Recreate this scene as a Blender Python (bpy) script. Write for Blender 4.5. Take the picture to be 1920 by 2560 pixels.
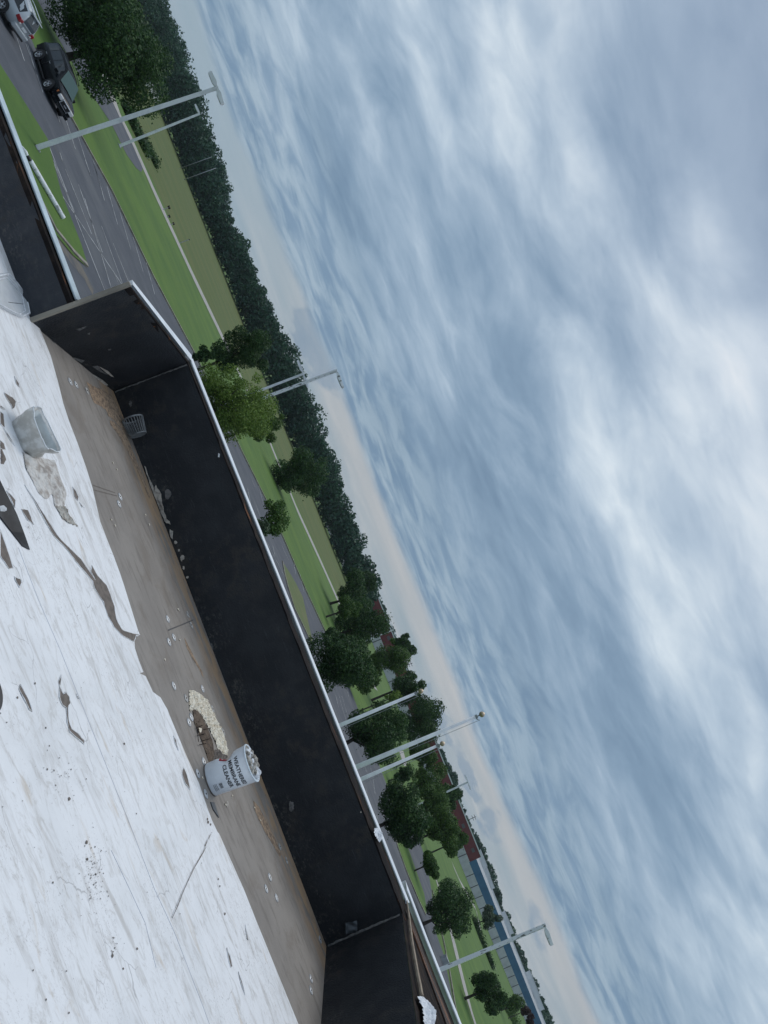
import bpy, bmesh, math, random
import numpy as np
from mathutils import Vector, Matrix, noise as mnoise
for o in list(bpy.data.objects): bpy.data.objects.remove(o)
S = bpy.context.scene
C = S.collection
rad = math.radians
PI = math.pi
# ------------------------------------------------------------------ camera
EYE = 7.0                      # eye height over the car park
F_PX, W_PX, H_PX = 1780.0, 1920.0, 2560.0
ROLL, PITCH = rad(21.7), rad(3.4)
Fv = np.array([0, math.cos(PITCH), math.sin(PITCH)])
Rv = np.array([1.0, 0, 0])
Uv = np.array([0, -math.sin(PITCH), math.cos(PITCH)])
CX = math.cos(ROLL)*Uv + math.sin(ROLL)*Rv
CY = math.sin(ROLL)*Uv - math.cos(ROLL)*Rv
cam_d = bpy.data.cameras.new('camera')
cam = bpy.data.objects.new('camera', cam_d); C.objects.link(cam)
M = Matrix(((CX[0], CY[0], -Fv[0], 0), (CX[1], CY[1], -Fv[1], 0), (CX[2], CY[2], -Fv[2], EYE), (0, 0, 0, 1)))
cam.matrix_world = M
cam_d.sensor_fit = 'VERTICAL'; cam_d.sensor_height = 36.0; cam_d.sensor_width = 27.0
cam_d.lens = 36.0*F_PX/H_PX
cam_d.clip_start = 0.05; cam_d.clip_end = 5000
S.camera = cam
# ------------------------------------------------------------------ where things stand (points surveyed off the photograph)
def ray(u, v): return Fv*F_PX + (u-960)*CX - (v-1280)*CY
def G(u, v, z=0.0):
    d = ray(u, v); t = (z-EYE)/d[2]; return (float(d[0]*t), float(d[1]*t))
def Dp(u, v, y):
    d = ray(u, v); t = y/d[1]; return (float(d[0]*t), y, float(EYE+d[2]*t))
def azel(u, v):
    d = ray(u, v); d = d/np.linalg.norm(d); return (math.atan2(d[0], d[1]), math.asin(d[2]))
def zq(ox, oy, pts, s=2.592): return [(ox+x/s, oy+y/s) for x, y in pts]

# ------------------------------------------------------------------ node helpers
class NT:
    def __init__(s, nt): s.nt = nt
    def n(s, t, **k):
        nd = s.nt.nodes.new(t)
        for a, b in k.items():
            if a == 'i':
                for kk, vv in b.items():
                    if isinstance(vv, bpy.types.NodeSocket): s.nt.links.new(vv, nd.inputs[kk])
                    else: nd.inputs[kk].default_value = vv
            else: setattr(nd, a, b)
        return nd
    def math(s, op, a, b=0.0, c=0.0, clamp=False):
        nd = s.n('ShaderNodeMath', operation=op, use_clamp=clamp)
        for i, v in enumerate((a, b, c)):
            if isinstance(v, bpy.types.NodeSocket): s.nt.links.new(v, nd.inputs[i])
            else: nd.inputs[i].default_value = v
        return nd.outputs[0]
    def mix(s, f, a, b, mode='MIX'):
        nd = s.n('ShaderNodeMix', data_type='RGBA', blend_type=mode)
        for i, v in ((0, f), (6, a), (7, b)):
            if isinstance(v, bpy.types.NodeSocket): s.nt.links.new(v, nd.inputs[i])
            else: nd.inputs[i].default_value = (*v, 1) if i and len(v) == 3 else v
        return nd.outputs[2]
    def ramp(s, f, stops, interp='LINEAR'):
        nd = s.n('ShaderNodeValToRGB'); s.nt.links.new(f, nd.inputs[0]); cr = nd.color_ramp; cr.interpolation = interp
        while len(cr.elements) < len(stops): cr.elements.new(0.5)
        for e, (p, c) in zip(cr.elements, stops):
            e.position = p; e.color = (*c, 1) if hasattr(c, '__len__') else (c, c, c, 1)
        return nd.outputs[0]
    def smooth(s, v, a, b):
        nd = s.n('ShaderNodeMapRange', interpolation_type='SMOOTHSTEP'); s.nt.links.new(v, nd.inputs[0])
        nd.inputs[1].default_value = a; nd.inputs[2].default_value = b; return nd.outputs[0]
    def noise(s, vec, scale, detail=4, rough=.55, dist=0.0):
        return s.n('ShaderNodeTexNoise', i={'Vector': vec, 'Scale': scale, 'Detail': detail, 'Roughness': rough, 'Distortion': dist}).outputs[0]
    def mapping(s, vec, scale=(1, 1, 1), rot=(0, 0, 0), loc=(0, 0, 0)):
        return s.n('ShaderNodeMapping', i={'Vector': vec, 'Scale': scale, 'Rotation': rot, 'Location': loc}).outputs[0]

# ------------------------------------------------------------------ world: overcast deck over a paler horizon band
world = bpy.data.worlds.new('World'); S.world = world; world.use_nodes = True
world.node_tree.nodes.clear(); w = NT(world.node_tree)
SUN_EL, SUN_AZ = rad(54), rad(8)
sky = w.n('ShaderNodeTexSky', sky_type='NISHITA', sun_disc=False, sun_elevation=SUN_EL, sun_rotation=SUN_AZ, altitude=50, air_density=1.2, dust_density=2.0)
tc = w.n('ShaderNodeTexCoord').outputs['Generated']
sep = w.n('ShaderNodeSeparateXYZ', i={0: tc})
dx, dy, dz = sep.outputs
el = w.math('ARCSINE', dz); az = w.math('ARCTAN2', dx, dy)
zc = w.math('ADD', w.math('MAXIMUM', dz, 0.0), 0.12)
P = w.n('ShaderNodeCombineXYZ', i={0: w.math('DIVIDE', dx, zc), 1: w.math('DIVIDE', dy, zc), 2: 0.0}).outputs[0]
warp = w.n('ShaderNodeTexNoise', i={'Vector': P, 'Scale': 0.9, 'Detail': 3.0}).outputs[1]
P2 = w.n('ShaderNodeVectorMath', operation='MULTIPLY_ADD', i={0: warp, 1: (.55, .55, 0), 2: P}).outputs[0]
RT_ = rad(-14)
n1 = w.noise(w.mapping(P2, rot=(0, 0, RT_), scale=(.85, 1.2, 1)), 1.3, 5, .55, .2)
n2 = w.noise(w.mapping(P2, rot=(0, 0, rad(-16)), scale=(.30, 1.5, 1), loc=(3.1, 5.7, 0)), 1.2, 4, .5)
n3 = w.noise(w.mapping(P2, rot=(0, 0, RT_), scale=(.9, 1.1, 1), loc=(7, 1, 0)), 3.4, 5, .56, .35)
n4 = w.noise(w.mapping(P2, rot=(0, 0, RT_), scale=(.85, 1.15, 1)), 8.0, 6, .62, .5)
def cen_(n_, k): return w.math('MULTIPLY', w.math('SUBTRACT', n_, .5), k)
n0 = w.noise(w.mapping(P2, rot=(0, 0, RT_), scale=(.9, 1.1, 1), loc=(2, 8, 0)), .55, 3, .5, .3)
dens = w.math('ADD', w.math('ADD', w.math('ADD', cen_(n1, .52), cen_(n0, .22)), cen_(n2, .20)), w.math('ADD', cen_(n3, .30), w.math('MULTIPLY', cen_(n4, .075), w.smooth(el, .08, .28))))
dens = w.math('MULTIPLY', dens, w.math('ADD', 1.0, w.math('MULTIPLY', w.smooth(el, .10, .40), .28)))
dens = w.math('ADD', w.math('ADD', dens, .51), w.math('MULTIPLY', w.smooth(el, .06, .50), .055))
# brighter and darker broad areas of the deck (direction in the sky, radius, strength)
def gauss(u, v, r, stretch=1.0, tilt=0.0, vec=None, a=None, e=None):
    A, E_ = azel(u, v)
    da = w.math('SUBTRACT', a or az, A); de = w.math('SUBTRACT', e or el, E_)
    c, s_ = math.cos(tilt), math.sin(tilt)
    p = w.math('ADD', w.math('MULTIPLY', da, c), w.math('MULTIPLY', de, s_))
    q = w.math('SUBTRACT', w.math('MULTIPLY', de, c), w.math('MULTIPLY', da, s_))
    p = w.math('DIVIDE', p, r*stretch); q = w.math('DIVIDE', q, r)
    d2 = w.math('ADD', w.math('MULTIPLY', p, p), w.math('MULTIPLY', q, q))
    return w.math('EXPONENT', w.math('MULTIPLY', d2, -1.0))
bright = None
for (u, v, r, st, k) in ((1780, 960, .22, 1.1, .14), (1900, 2450, .06, 2.0, .32), (1870, 960, .08, 1.3, .30), (1780, 840, .05, 1.6, .14), (1440, 60, .05, 2.2, .16), (1260, 280, .035, 3.0, .20), (1450, 400, .025, 3.0, .24), (1770, 560, .05, 1.6, .16),
                         (1620, 780, .05, 1.6, .14), (1080, 850, .022, 3.2, .26), (1050, 560, .022, 2.5, .20), (1650, 1640, .03, 2.6, .26), (1740, 1900, .05, 2.4, .16), (1790, 1520, .04, 1.6, .12), (1880, 1290, .06, 1.5, .22), (700, 110, .03, 2.5, .18),
                         (1250, 1420, .07, 2.8, -.26), (1500, 2050, .14, 2.0, -.22), (1840, 130, .14, 1.5, -.20), (1560, 330, .09, 1.8, -.14), (1900, 600, .06, 1.6, -.16), (1180, 1050, .05, 3.0, -.14), (860, 600, .035, 4, -.26), (1020, 1250, .04, 4, -.26), (1300, 2300, .05, 3, -.14), (1500, 950, .06, 2, -.08)):
    g = w.math("MULTIPLY", gauss(u, v, r, st, rad(-4)), k)
    bright = g if bright is None else w.math('ADD', bright, g)
t = w.math('ADD', dens, w.math('MULTIPLY', bright, .42))
deck = w.ramp(t, [(.28, (.150, .240, .355)), (.43, (.225, .330, .455)), (.53, (.320, .430, .555)), (.62, (.450, .560, .675)), (.73, (.660, .755, .835)), (.88, (.95, .98, .99))])
# purple-grey tint higher up
deck = w.mix(w.math('MULTIPLY', w.smooth(el, .25, .75), .28), deck, (.40, .44, .58))
# overcast zenith, outside the picture, where the sun sits behind the cloud
sdir = (math.sin(SUN_AZ)*math.cos(SUN_EL), math.cos(SUN_AZ)*math.cos(SUN_EL), math.sin(SUN_EL))
dot = w.n('ShaderNodeVectorMath', operation='DOT_PRODUCT', i={0: tc, 1: sdir}).outputs['Value']
glow = w.math('POWER', w.math('MAXIMUM', dot, 0.0), 7.0)
deck = w.mix(1.0, deck, w.mix(w.smooth(el, .78, 1.15), (1, 1, 1), (2.1, 2.05, 1.95)), 'MULTIPLY')
deck = w.mix(w.math('MULTIPLY', w.math('MULTIPLY', glow, w.smooth(el, .72, .95)), .45), deck, (3.0, 2.9, 2.75))
# pale band near the horizon, seen under the edge of the deck
low_n = w.noise(w.n('ShaderNodeCombineXYZ', i={0: w.math('MULTIPLY', az, 6.0), 1: w.math('MULTIPLY', el, 55.0), 2: 0.0}).outputs[0], 1.0, 5, .55, .3)
low_n2 = w.noise(w.n('ShaderNodeCombineXYZ', i={0: w.math('MULTIPLY', az, 22.0), 1: w.math('MULTIPLY', el, 60.0), 2: 4.0}).outputs[0], 1.0, 5, .6)
low = w.ramp(low_n, [(.3, (.29, .375, .44)), (.5, (.355, .42, .475)), (.7, (.46, .50, .53))])
low = w.mix(w.math('MULTIPLY', w.smooth(az, -.75, .1), w.math('MULTIPLY', w.smooth(el, .026, .050), .50)), low, (.50, .50, .515))
low = w.mix(w.math('MULTIPLY', w.smooth(az, -.1, -.6), .75), low, (.30, .41, .50))
el_w = w.math('ADD', el, w.math('MULTIPLY', w.math('SUBTRACT', low_n2, .5), .055)); az_w = w.math('ADD', az, w.math('MULTIPLY', w.math('SUBTRACT', w.noise(tc, 30, 4), .5), .06))
puffs = None
for (u, v, r, st, k) in ((800, 870, .026, 1.5, 1.0), (770, 830, .020, 1.6, .9), (815, 935, .016, 1.5, .8), (1070, 1722, .008, 1.6, .8), (1095, 1785, .009, 1.6, .9), (1160, 1920, .009, 3, .9), (1180, 1965, .010, 1.8, .8),
                          (1225, 2058, .013, 1.5, .9), (1330, 1880, .006, 3, .4), (1335, 2290, .012, 2, .6), (1345, 2360, .009, 2.0, .5), (1115, 1840, .006, 3, .6)):
    g = w.math('MULTIPLY', gauss(u, v, r, st, 0, a=az_w, e=el_w), k)
    puffs = g if puffs is None else w.math('ADD', puffs, g)
low = w.mix(w.math('MULTIPLY', w.smooth(puffs, .18, .72), w.math('ADD', .35, w.math('MULTIPLY', low_n2, .9))), low, (.235, .32, .42))
edge = w.math('ADD', el, w.math('MULTIPLY', w.math('SUBTRACT', w.noise(w.n('ShaderNodeCombineXYZ', i={0: w.math('MULTIPLY', az, 5.0), 1: 0.0, 2: w.math('MULTIPLY', el, 8.0)}).outputs[0], 1.0, 5, .6), .5), .03))
# the deck's underside darkens to blue just above that edge
rim = w.mix(w.math('MULTIPLY', w.smooth(el, .20, .06), .8), deck, w.mix(w.smooth(n3, .35, .65), (.150, .255, .39), (.33, .44, .54)))
cloud = w.mix(w.smooth(edge, .054, .070), low, rim)
cloud = w.mix(w.smooth(el, .0, -.02), cloud, (.10, .12, .10))
cloud10 = w.n('ShaderNodeVectorMath', operation='SCALE', i={0: cloud, 'Scale': 10.0}).outputs[0]
skymix = w.mix(0.96, sky.outputs[0], cloud10)
bg = w.n('ShaderNodeBackground', i={'Color': skymix, 'Strength': 0.1})
w.n('ShaderNodeOutputWorld', i={0: bg.outputs[0]})
sd = bpy.data.lights.new('sun', 'SUN'); sd.energy = .9; sd.angle = rad(25); sd.color = (1, .96, .90)
sun = bpy.data.objects.new('sun', sd); C.objects.link(sun)
sun.rotation_euler = Vector(sdir).to_track_quat('Z', 'Y').to_euler()
S.view_settings.view_transform = 'Standard'; S.view_settings.look = 'None'; S.view_settings.exposure = 0.0; S.view_settings.gamma = 1.0
S.cycles.max_bounces = 6

# ------------------------------------------------------------------ materials
MATS = {}
def mat(name, col, rough=.7, col2=None, scale=5.0, amt=(.4, .65), bump=0.0, bscale=40, metallic=0.0, spec=.4, stretch=(1, 1, 1), more=None, alpha=None):
    m = bpy.data.materials.new(name); m.use_nodes = True; m.node_tree.nodes.clear(); q = NT(m.node_tree)
    vec = q.mapping(q.n('ShaderNodeTexCoord').outputs['Object'], scale=stretch)
    c = q.mix(0.0, col, col)
    if col2: c = q.mix(q.smooth(q.noise(vec, scale, 6, .6), amt[0], amt[1]), col, col2)
    b = q.n('ShaderNodeBsdfPrincipled', i={'Roughness': rough, 'Metallic': metallic, 'Specular IOR Level': spec})
    if more: c = more(q, vec, c, b) or c
    q.nt.links.new(c, b.inputs['Base Color'])
    if bump:
        bn = q.n('ShaderNodeBump', i={'Height': q.noise(vec, bscale, 5, .6), 'Strength': bump, 'Distance': .01}); q.nt.links.new(bn.outputs[0], b.inputs['Normal'])
    if alpha is not None: b.inputs['Alpha'].default_value = alpha
    q.n('ShaderNodeOutputMaterial', i={0: b.outputs[0]})
    MATS[name] = m; return m

def m_membrane(q, vec, c, b):
    big = q.noise(vec, 1.3, 6, .62, .5)
    c = q.mix(q.math('MULTIPLY', q.smooth(big, .44, .68), .45), c, (.56, .57, .58))
    md = q.noise(q.mapping(vec, scale=(2.5, 6, 1), rot=(0, 0, rad(8))), 2.2, 8, .72, 1.2)
    c = q.mix(q.math('MULTIPLY', q.smooth(md, .50, .66), .50), c, (.42, .40, .375))
    c = q.mix(q.math('MULTIPLY', q.smooth(q.noise(vec, 13, 8, .75, .8), .56, .70), .35), c, (.36, .33, .30))
    st = q.noise(q.mapping(vec, scale=(2.0, 11, 1), rot=(0, 0, rad(5))), 1.0, 7, .68, .6)
    c = q.mix(q.math('MULTIPLY', q.smooth(st, .50, .70), .68), c, (.42, .40, .38))
    tan = q.noise(q.mapping(vec, scale=(1.5, 7, 1), loc=(4, 2, 0)), 1.0, 5, .6, .8)
    c = q.mix(q.math('MULTIPLY', q.smooth(tan, .60, .72), .55), c, (.50, .42, .33))
    fine = q.noise(q.mapping(vec, scale=(1, 1.8, 1)), 60, 6, .75, .4)
    mask = q.smooth(q.noise(vec, 2.4, 4, .6, .3), .48, .62)
    c = q.mix(q.math('MULTIPLY', q.math('MULTIPLY', q.smooth(fine, .56, .66), mask), .75), c, (.22, .20, .19))
    # fine hairline wrinkles
    wv = q.n('ShaderNodeTexNoise', i={'Vector': vec, 'Scale': 3.0, 'Detail': 5.0}).outputs[1]
    vv = q.n('ShaderNodeVectorMath', operation='MULTIPLY_ADD', i={0: wv, 1: (.5, .5, 0), 2: q.mapping(vec, scale=(1, 2.2, 1))}).outputs[0]
    ed = q.n('ShaderNodeTexVoronoi', feature='DISTANCE_TO_EDGE', i={'Vector': vv, 'Scale': 2.2}).outputs['Distance']
    hair = q.math('MULTIPLY', q.smooth(ed, .012, .003), q.smooth(q.noise(vec, 3.1, 3), .50, .62))
    c = q.mix(q.math('MULTIPLY', hair, .6), c, (.28, .27, .27))
    return c
mat('membrane', (.735, .738, .75), .55, bump=.25, bscale=16, more=m_membrane)
def m_deck(q, vec, c, b):
    st = q.noise(q.mapping(vec, scale=(3.0, 14, 1), rot=(0, 0, rad(3))), 1.0, 7, .65, .4)
    c = q.mix(q.math('MULTIPLY', q.smooth(st, .48, .68), .6), c, (.105, .090, .078))
    c = q.mix(q.math('MULTIPLY', q.smooth(q.noise(vec, 2.6, 7, .7, .4), .50, .66), .45), c, (.135, .108, .084))
    tan = q.noise(q.mapping(vec, scale=(1.0, 3, 1)), 1.5, 6, .65, .5)
    # dried silt lies in the gutter along the foot of the wall
    sp = q.n('ShaderNodeSeparateXYZ', i={0: vec})
    foot = q.math('ADD', sp.outputs[1], q.math('MULTIPLY', sp.outputs[0], .054))
    near = q.math('MULTIPLY', q.smooth(foot, 6.95, 7.40), q.smooth(tan, .40, .56))
    c = q.mix(q.math('MULTIPLY', near, .85), c, (.36, .235, .135))
    c = q.mix(q.math('MULTIPLY', q.math('MULTIPLY', q.smooth(foot, 7.2, 7.5), q.smooth(q.noise(vec, 22, 5, .7), .58, .68)), .7), c, (.08, .06, .045))
    c = q.mix(q.math('MULTIPLY', q.smooth(q.noise(vec, 9, 5, .7), .62, .72), .35), c, (.27, .22, .18))
    c = q.mix(q.math('MULTIPLY', q.smooth(q.noise(vec, 45, 4, .7), .66, .74), .6), c, (.06, .05, .045))
    return c
mat('deck', (.225, .203, .182), .62, (.188, .169, .152), 2.0, bump=.25, bscale=55, more=m_deck)
def m_rubber(q, vec, c, b):
    sp = q.n('ShaderNodeSeparateXYZ', i={0: vec})
    hz = sp.outputs[2]
    n = q.noise(q.mapping(vec, scale=(1, 1, 1.6)), 16.0, 8, .78, .1)
    dust = q.math('MULTIPLY', q.smooth(hz, 5.60, 5.25), q.math('MULTIPLY', q.smooth(n, .50, .66), q.smooth(q.noise(vec, 1.6, 3), .42, .58)))
    c = q.mix(q.math('MULTIPLY', dust, .7), c, (.13, .12, .105))
    sc = q.noise(q.mapping(vec, scale=(5, 5, 45), rot=(0, rad(12), 0)), 1.0, 7, .8, 1.0)
    br = q.smooth(q.noise(vec, 1.1, 3), .45, .62)
    c = q.mix(q.math('MULTIPLY', q.math('MULTIPLY', br, q.smooth(q.noise(vec, 6, 6, .7), .47, .64)), .65), c, (.042, .036, .031))
    c = q.mix(q.math('MULTIPLY', q.smooth(sc, .57, .70), .6), c, (.075, .08, .09))
    c = q.mix(q.math('MULTIPLY', q.smooth(q.noise(vec, 70, 3, .7), .66, .76), .35), c, (.13, .13, .13))
    return c
mat('rubber', (.0145, .0165, .0200), .6, (.0235, .026, .030), 3.0, bump=.7, bscale=60, more=m_rubber, spec=.3)
mat('rubber_low', (.022, .026, .033), .6, (.038, .040, .046), 5.0, bump=.4, bscale=90, more=m_rubber, spec=.35)
mat('caulk', (.50, .46, .40), .8, (.30, .27, .24), 25, bump=.5, bscale=60)
mat('caulk_grey', (.16, .155, .15), .8, (.08, .08, .08), 25, bump=.5, bscale=60)
mat('torn', (.155, .128, .110), .8, (.10, .085, .072), 22, bump=.4, bscale=60)
mat('white_metal', (.74, .76, .78), .35, (.60, .62, .64), 3.0, metallic=0.0, spec=.5, stretch=(1, 6, 1))
mat('pale_metal', (.50, .58, .62), .4, (.38, .44, .47), 4.0, spec=.5)
def m_wood(q, vec, c, b):
    c = q.mix(q.smooth(q.noise(q.mapping(vec, scale=(1.1, 7, 7)), 1.0, 6, .7, .6), .60, .68), c, (.20, .085, .038))
    return q.mix(q.smooth(q.noise(q.mapping(vec, scale=(5, 5, 5)), 1.0, 6, .7), .68, .76), c, (.28, .24, .19))
mat('rotten_wood', (.013, .011, .011), .95, (.028, .021, .017), 5, bump=.7, bscale=50, spec=.08, more=m_wood)
mat('wood_dark', (.014, .012, .012), .95, (.045, .030, .022), 5, bump=.6, bscale=50, spec=.08)
mat('board', (.33, .27, .20), .8, (.20, .15, .11), 9, bump=.4, stretch=(8, 1, 8))
mat('orange_wood', (.20, .085, .040), .85, (.07, .035, .022), 7, bump=.6, bscale=40, stretch=(3, 1, 3))
def m_foam(q, vec, c, b):
    return q.mix(q.smooth(q.noise(vec, 55, 5, .75), .54, .64), c, (.26, .19, .11))
mat('foam', (.80, .74, .62), .9, (.58, .50, .38), 20, bump=.8, bscale=70, more=m_foam)
mat('bucket', (.78, .81, .84), .38, (.68, .71, .75), 6, spec=.5)
mat('bucket_rim', (.66, .72, .77), .3, spec=.5)
mat('ink', (.05, .052, .058), .5, (.12, .125, .13), 60, amt=(.55, .7))
mat('red', (.36, .030, .045), .45)
mat('debris', (.42, .40, .36), .9, (.20, .17, .14), 30, bump=.7, bscale=60)
mat('steel', (.50, .52, .54), .4, (.36, .37, .38), 20, metallic=.3)
mat('plastic_clear', (.76, .74, .70), .45, (.56, .53, .48), 14, (.42, .6), bump=.8, bscale=22, alpha=.80)
mat('plastic_inner', (.60, .63, .63), .4, (.46, .47, .46), 9)
mat('plastic_white', (.72, .74, .75), .35, (.62, .64, .66), 5)
mat('tray_plastic', (.70, .72, .73), .35, (.60, .62, .64), 5, alpha=.55)
mat('rag', (.58, .56, .53), .9, (.33, .29, .26), 14, bump=.8, bscale=45)
mat('rag_white', (.72, .73, .75), .9, (.52, .53, .56), 12, bump=.8, bscale=50)
mat('basket', (.20, .21, .215), .5, (.14, .145, .15), 15)
mat('dark_metal', (.012, .014, .018), .5, (.04, .045, .05), 5, spec=.15)
mat('grey_rubber', (.07, .08, .09), .5)
def m_asph(q, vec, c, b):
    c = q.mix(q.math('MULTIPLY', q.smooth(q.noise(q.mapping(vec, scale=(.05, .2, 1), rot=(0, 0, rad(35))), 1.0, 5, .6, .6), .48, .66), .45), c, (.12, .125, .13))
    c = q.mix(q.math('MULTIPLY', q.smooth(q.noise(vec, .5, 6, .7), .60, .70), .4), c, (.10, .09, .075))
    return c
mat('asphalt', (.056, .062, .075), .85, (.072, .077, .090), .6, bump=.3, bscale=30, more=m_asph)
mat('dirt', (.13, .115, .095), .9, (.075, .075, .08), .9)
def m_grass(q, vec, c, b):
    c = q.mix(q.math('MULTIPLY', q.smooth(q.noise(q.mapping(vec, scale=(.05, .25, 1), rot=(0, 0, rad(40))), 1.0, 4, .6), .4, .65), .5), c, (.092, .155, .018))
    c = q.mix(q.math('MULTIPLY', q.smooth(q.noise(vec, 3.0, 5, .7), .5, .7), .35), c, (.030, .065, .016))
    return c
mat('grass', (.050, .110, .011), .9, (.074, .142, .015), .12, bump=.6, bscale=9, more=m_grass)
mat('grass_edge', (.085, .115, .035), .9, (.115, .125, .045), .5, bump=.5, bscale=9)
mat('grass_dark', (.035, .070, .022), .9, (.05, .09, .025), .3)
mat('field', (.066, .096, .016), .9, (.090, .108, .022), .06, bump=.5, bscale=6, stretch=(.5, 2, 1))
mat('concrete', (.36, .34, .31), .85, (.28, .265, .24), 1.0)
mat('kerb', (.27, .245, .20), .85, (.17, .155, .13), 2.0)
mat('paint', (.42, .43, .44), .8, (.20, .205, .21), 1.6, (.40, .62))
mat('pole_white', (.80, .81, .83), .5, (.68, .69, .71), 2.0)
mat('pole_worn', (.78, .79, .80), .6, (.16, .16, .15), 2.2, (.56, .62), stretch=(3, 3, 1))
mat('pole_grey', (.34, .35, .37), .45, (.28, .29, .31), 3.0, metallic=.2)
mat('gold', (.55, .42, .28), .35, (.42, .33, .24), 6, metallic=.5)
mat('lamp_glass', (.55, .56, .58), .3)
mat('paint_black', (.004, .006, .008), .25, spec=.12)
mat('paint_silver', (.42, .45, .47), .25, spec=.6, metallic=.2)
mat('glass', (.012, .015, .018), .06, spec=.7)
mat('screen_glass', (.09, .135, .13), .3, spec=.0)
mat('tyre', (.02, .02, .021), .8)
mat('chrome', (.70, .72, .74), .2, metallic=.8)
mat('headlight', (.75, .74, .72), .15, spec=.7)
mat('tail_red', (.28, .012, .016), .2, spec=.6)
mat('amber', (.55, .16, .05), .3)
mat('trim', (.022, .022, .024), .5)
mat('bark', (.060, .050, .042), .95, (.035, .030, .027), 4, bump=.6, bscale=20)
mat('brick_red', (.165, .040, .040), .85, (.125, .030, .034), .4)
mat('wall_white', (.52, .53, .53), .8, (.43, .44, .44), .3)
mat('wall_blue', (.045, .140, .250), .7, (.035, .115, .215), .2)
mat('roof_grey', (.33, .35, .36), .7, (.26, .28, .29), .3)
mat('roof_white', (.60, .62, .63), .7)
mat('roof_tar', (.10, .10, .105), .8)

def leaf_mat(name, a, b_, c_, scale=.6):
    m = bpy.data.materials.new(name); m.use_nodes = True; m.node_tree.nodes.clear(); q = NT(m.node_tree)
    vec = q.n('ShaderNodeTexCoord').outputs['Object']
    tint = q.n('ShaderNodeAttribute', attribute_name='leaf_tint').outputs['Fac']
    v = q.math('ADD', q.math('MULTIPLY', q.noise(vec, scale, 3), .6), q.math('MULTIPLY', tint, .5))
    col = q.ramp(v, [(.32, a), (.55, b_), (.78, c_)])
    d = q.n('ShaderNodeBsdfPrincipled', i={'Base Color': col, 'Roughness': .6, 'Specular IOR Level': .25})
    t_ = q.n('ShaderNodeBsdfTranslucent', i={'Color': col})
    ms = q.n('ShaderNodeMixShader', i={0: .22, 1: d.outputs[0], 2: t_.outputs[0]})
    q.n('ShaderNodeOutputMaterial', i={0: ms.outputs[0]}); MATS[name] = m
leaf_mat('leaf_dark', (.020, .052, .018), (.036, .084, .026), (.070, .135, .036))
leaf_mat('leaf_mid', (.036, .080, .022), (.064, .125, .028), (.105, .180, .040))
leaf_mat('leaf_light', (.070, .130, .024), (.135, .220, .038), (.230, .320, .070))
leaf_mat('leaf_pale', (.040, .075, .040), (.070, .110, .060), (.10, .14, .080))
leaf_mat('leaf_forest', (.017, .058, .038), (.030, .084, .050), (.050, .120, .060), .10)
leaf_mat('leaf_hedge', (.028, .050, .018), (.050, .075, .022), (.095, .095, .035))
leaf_mat('leaf_red', (.035, .022, .024), (.060, .032, .032), (.085, .050, .042))

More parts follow.
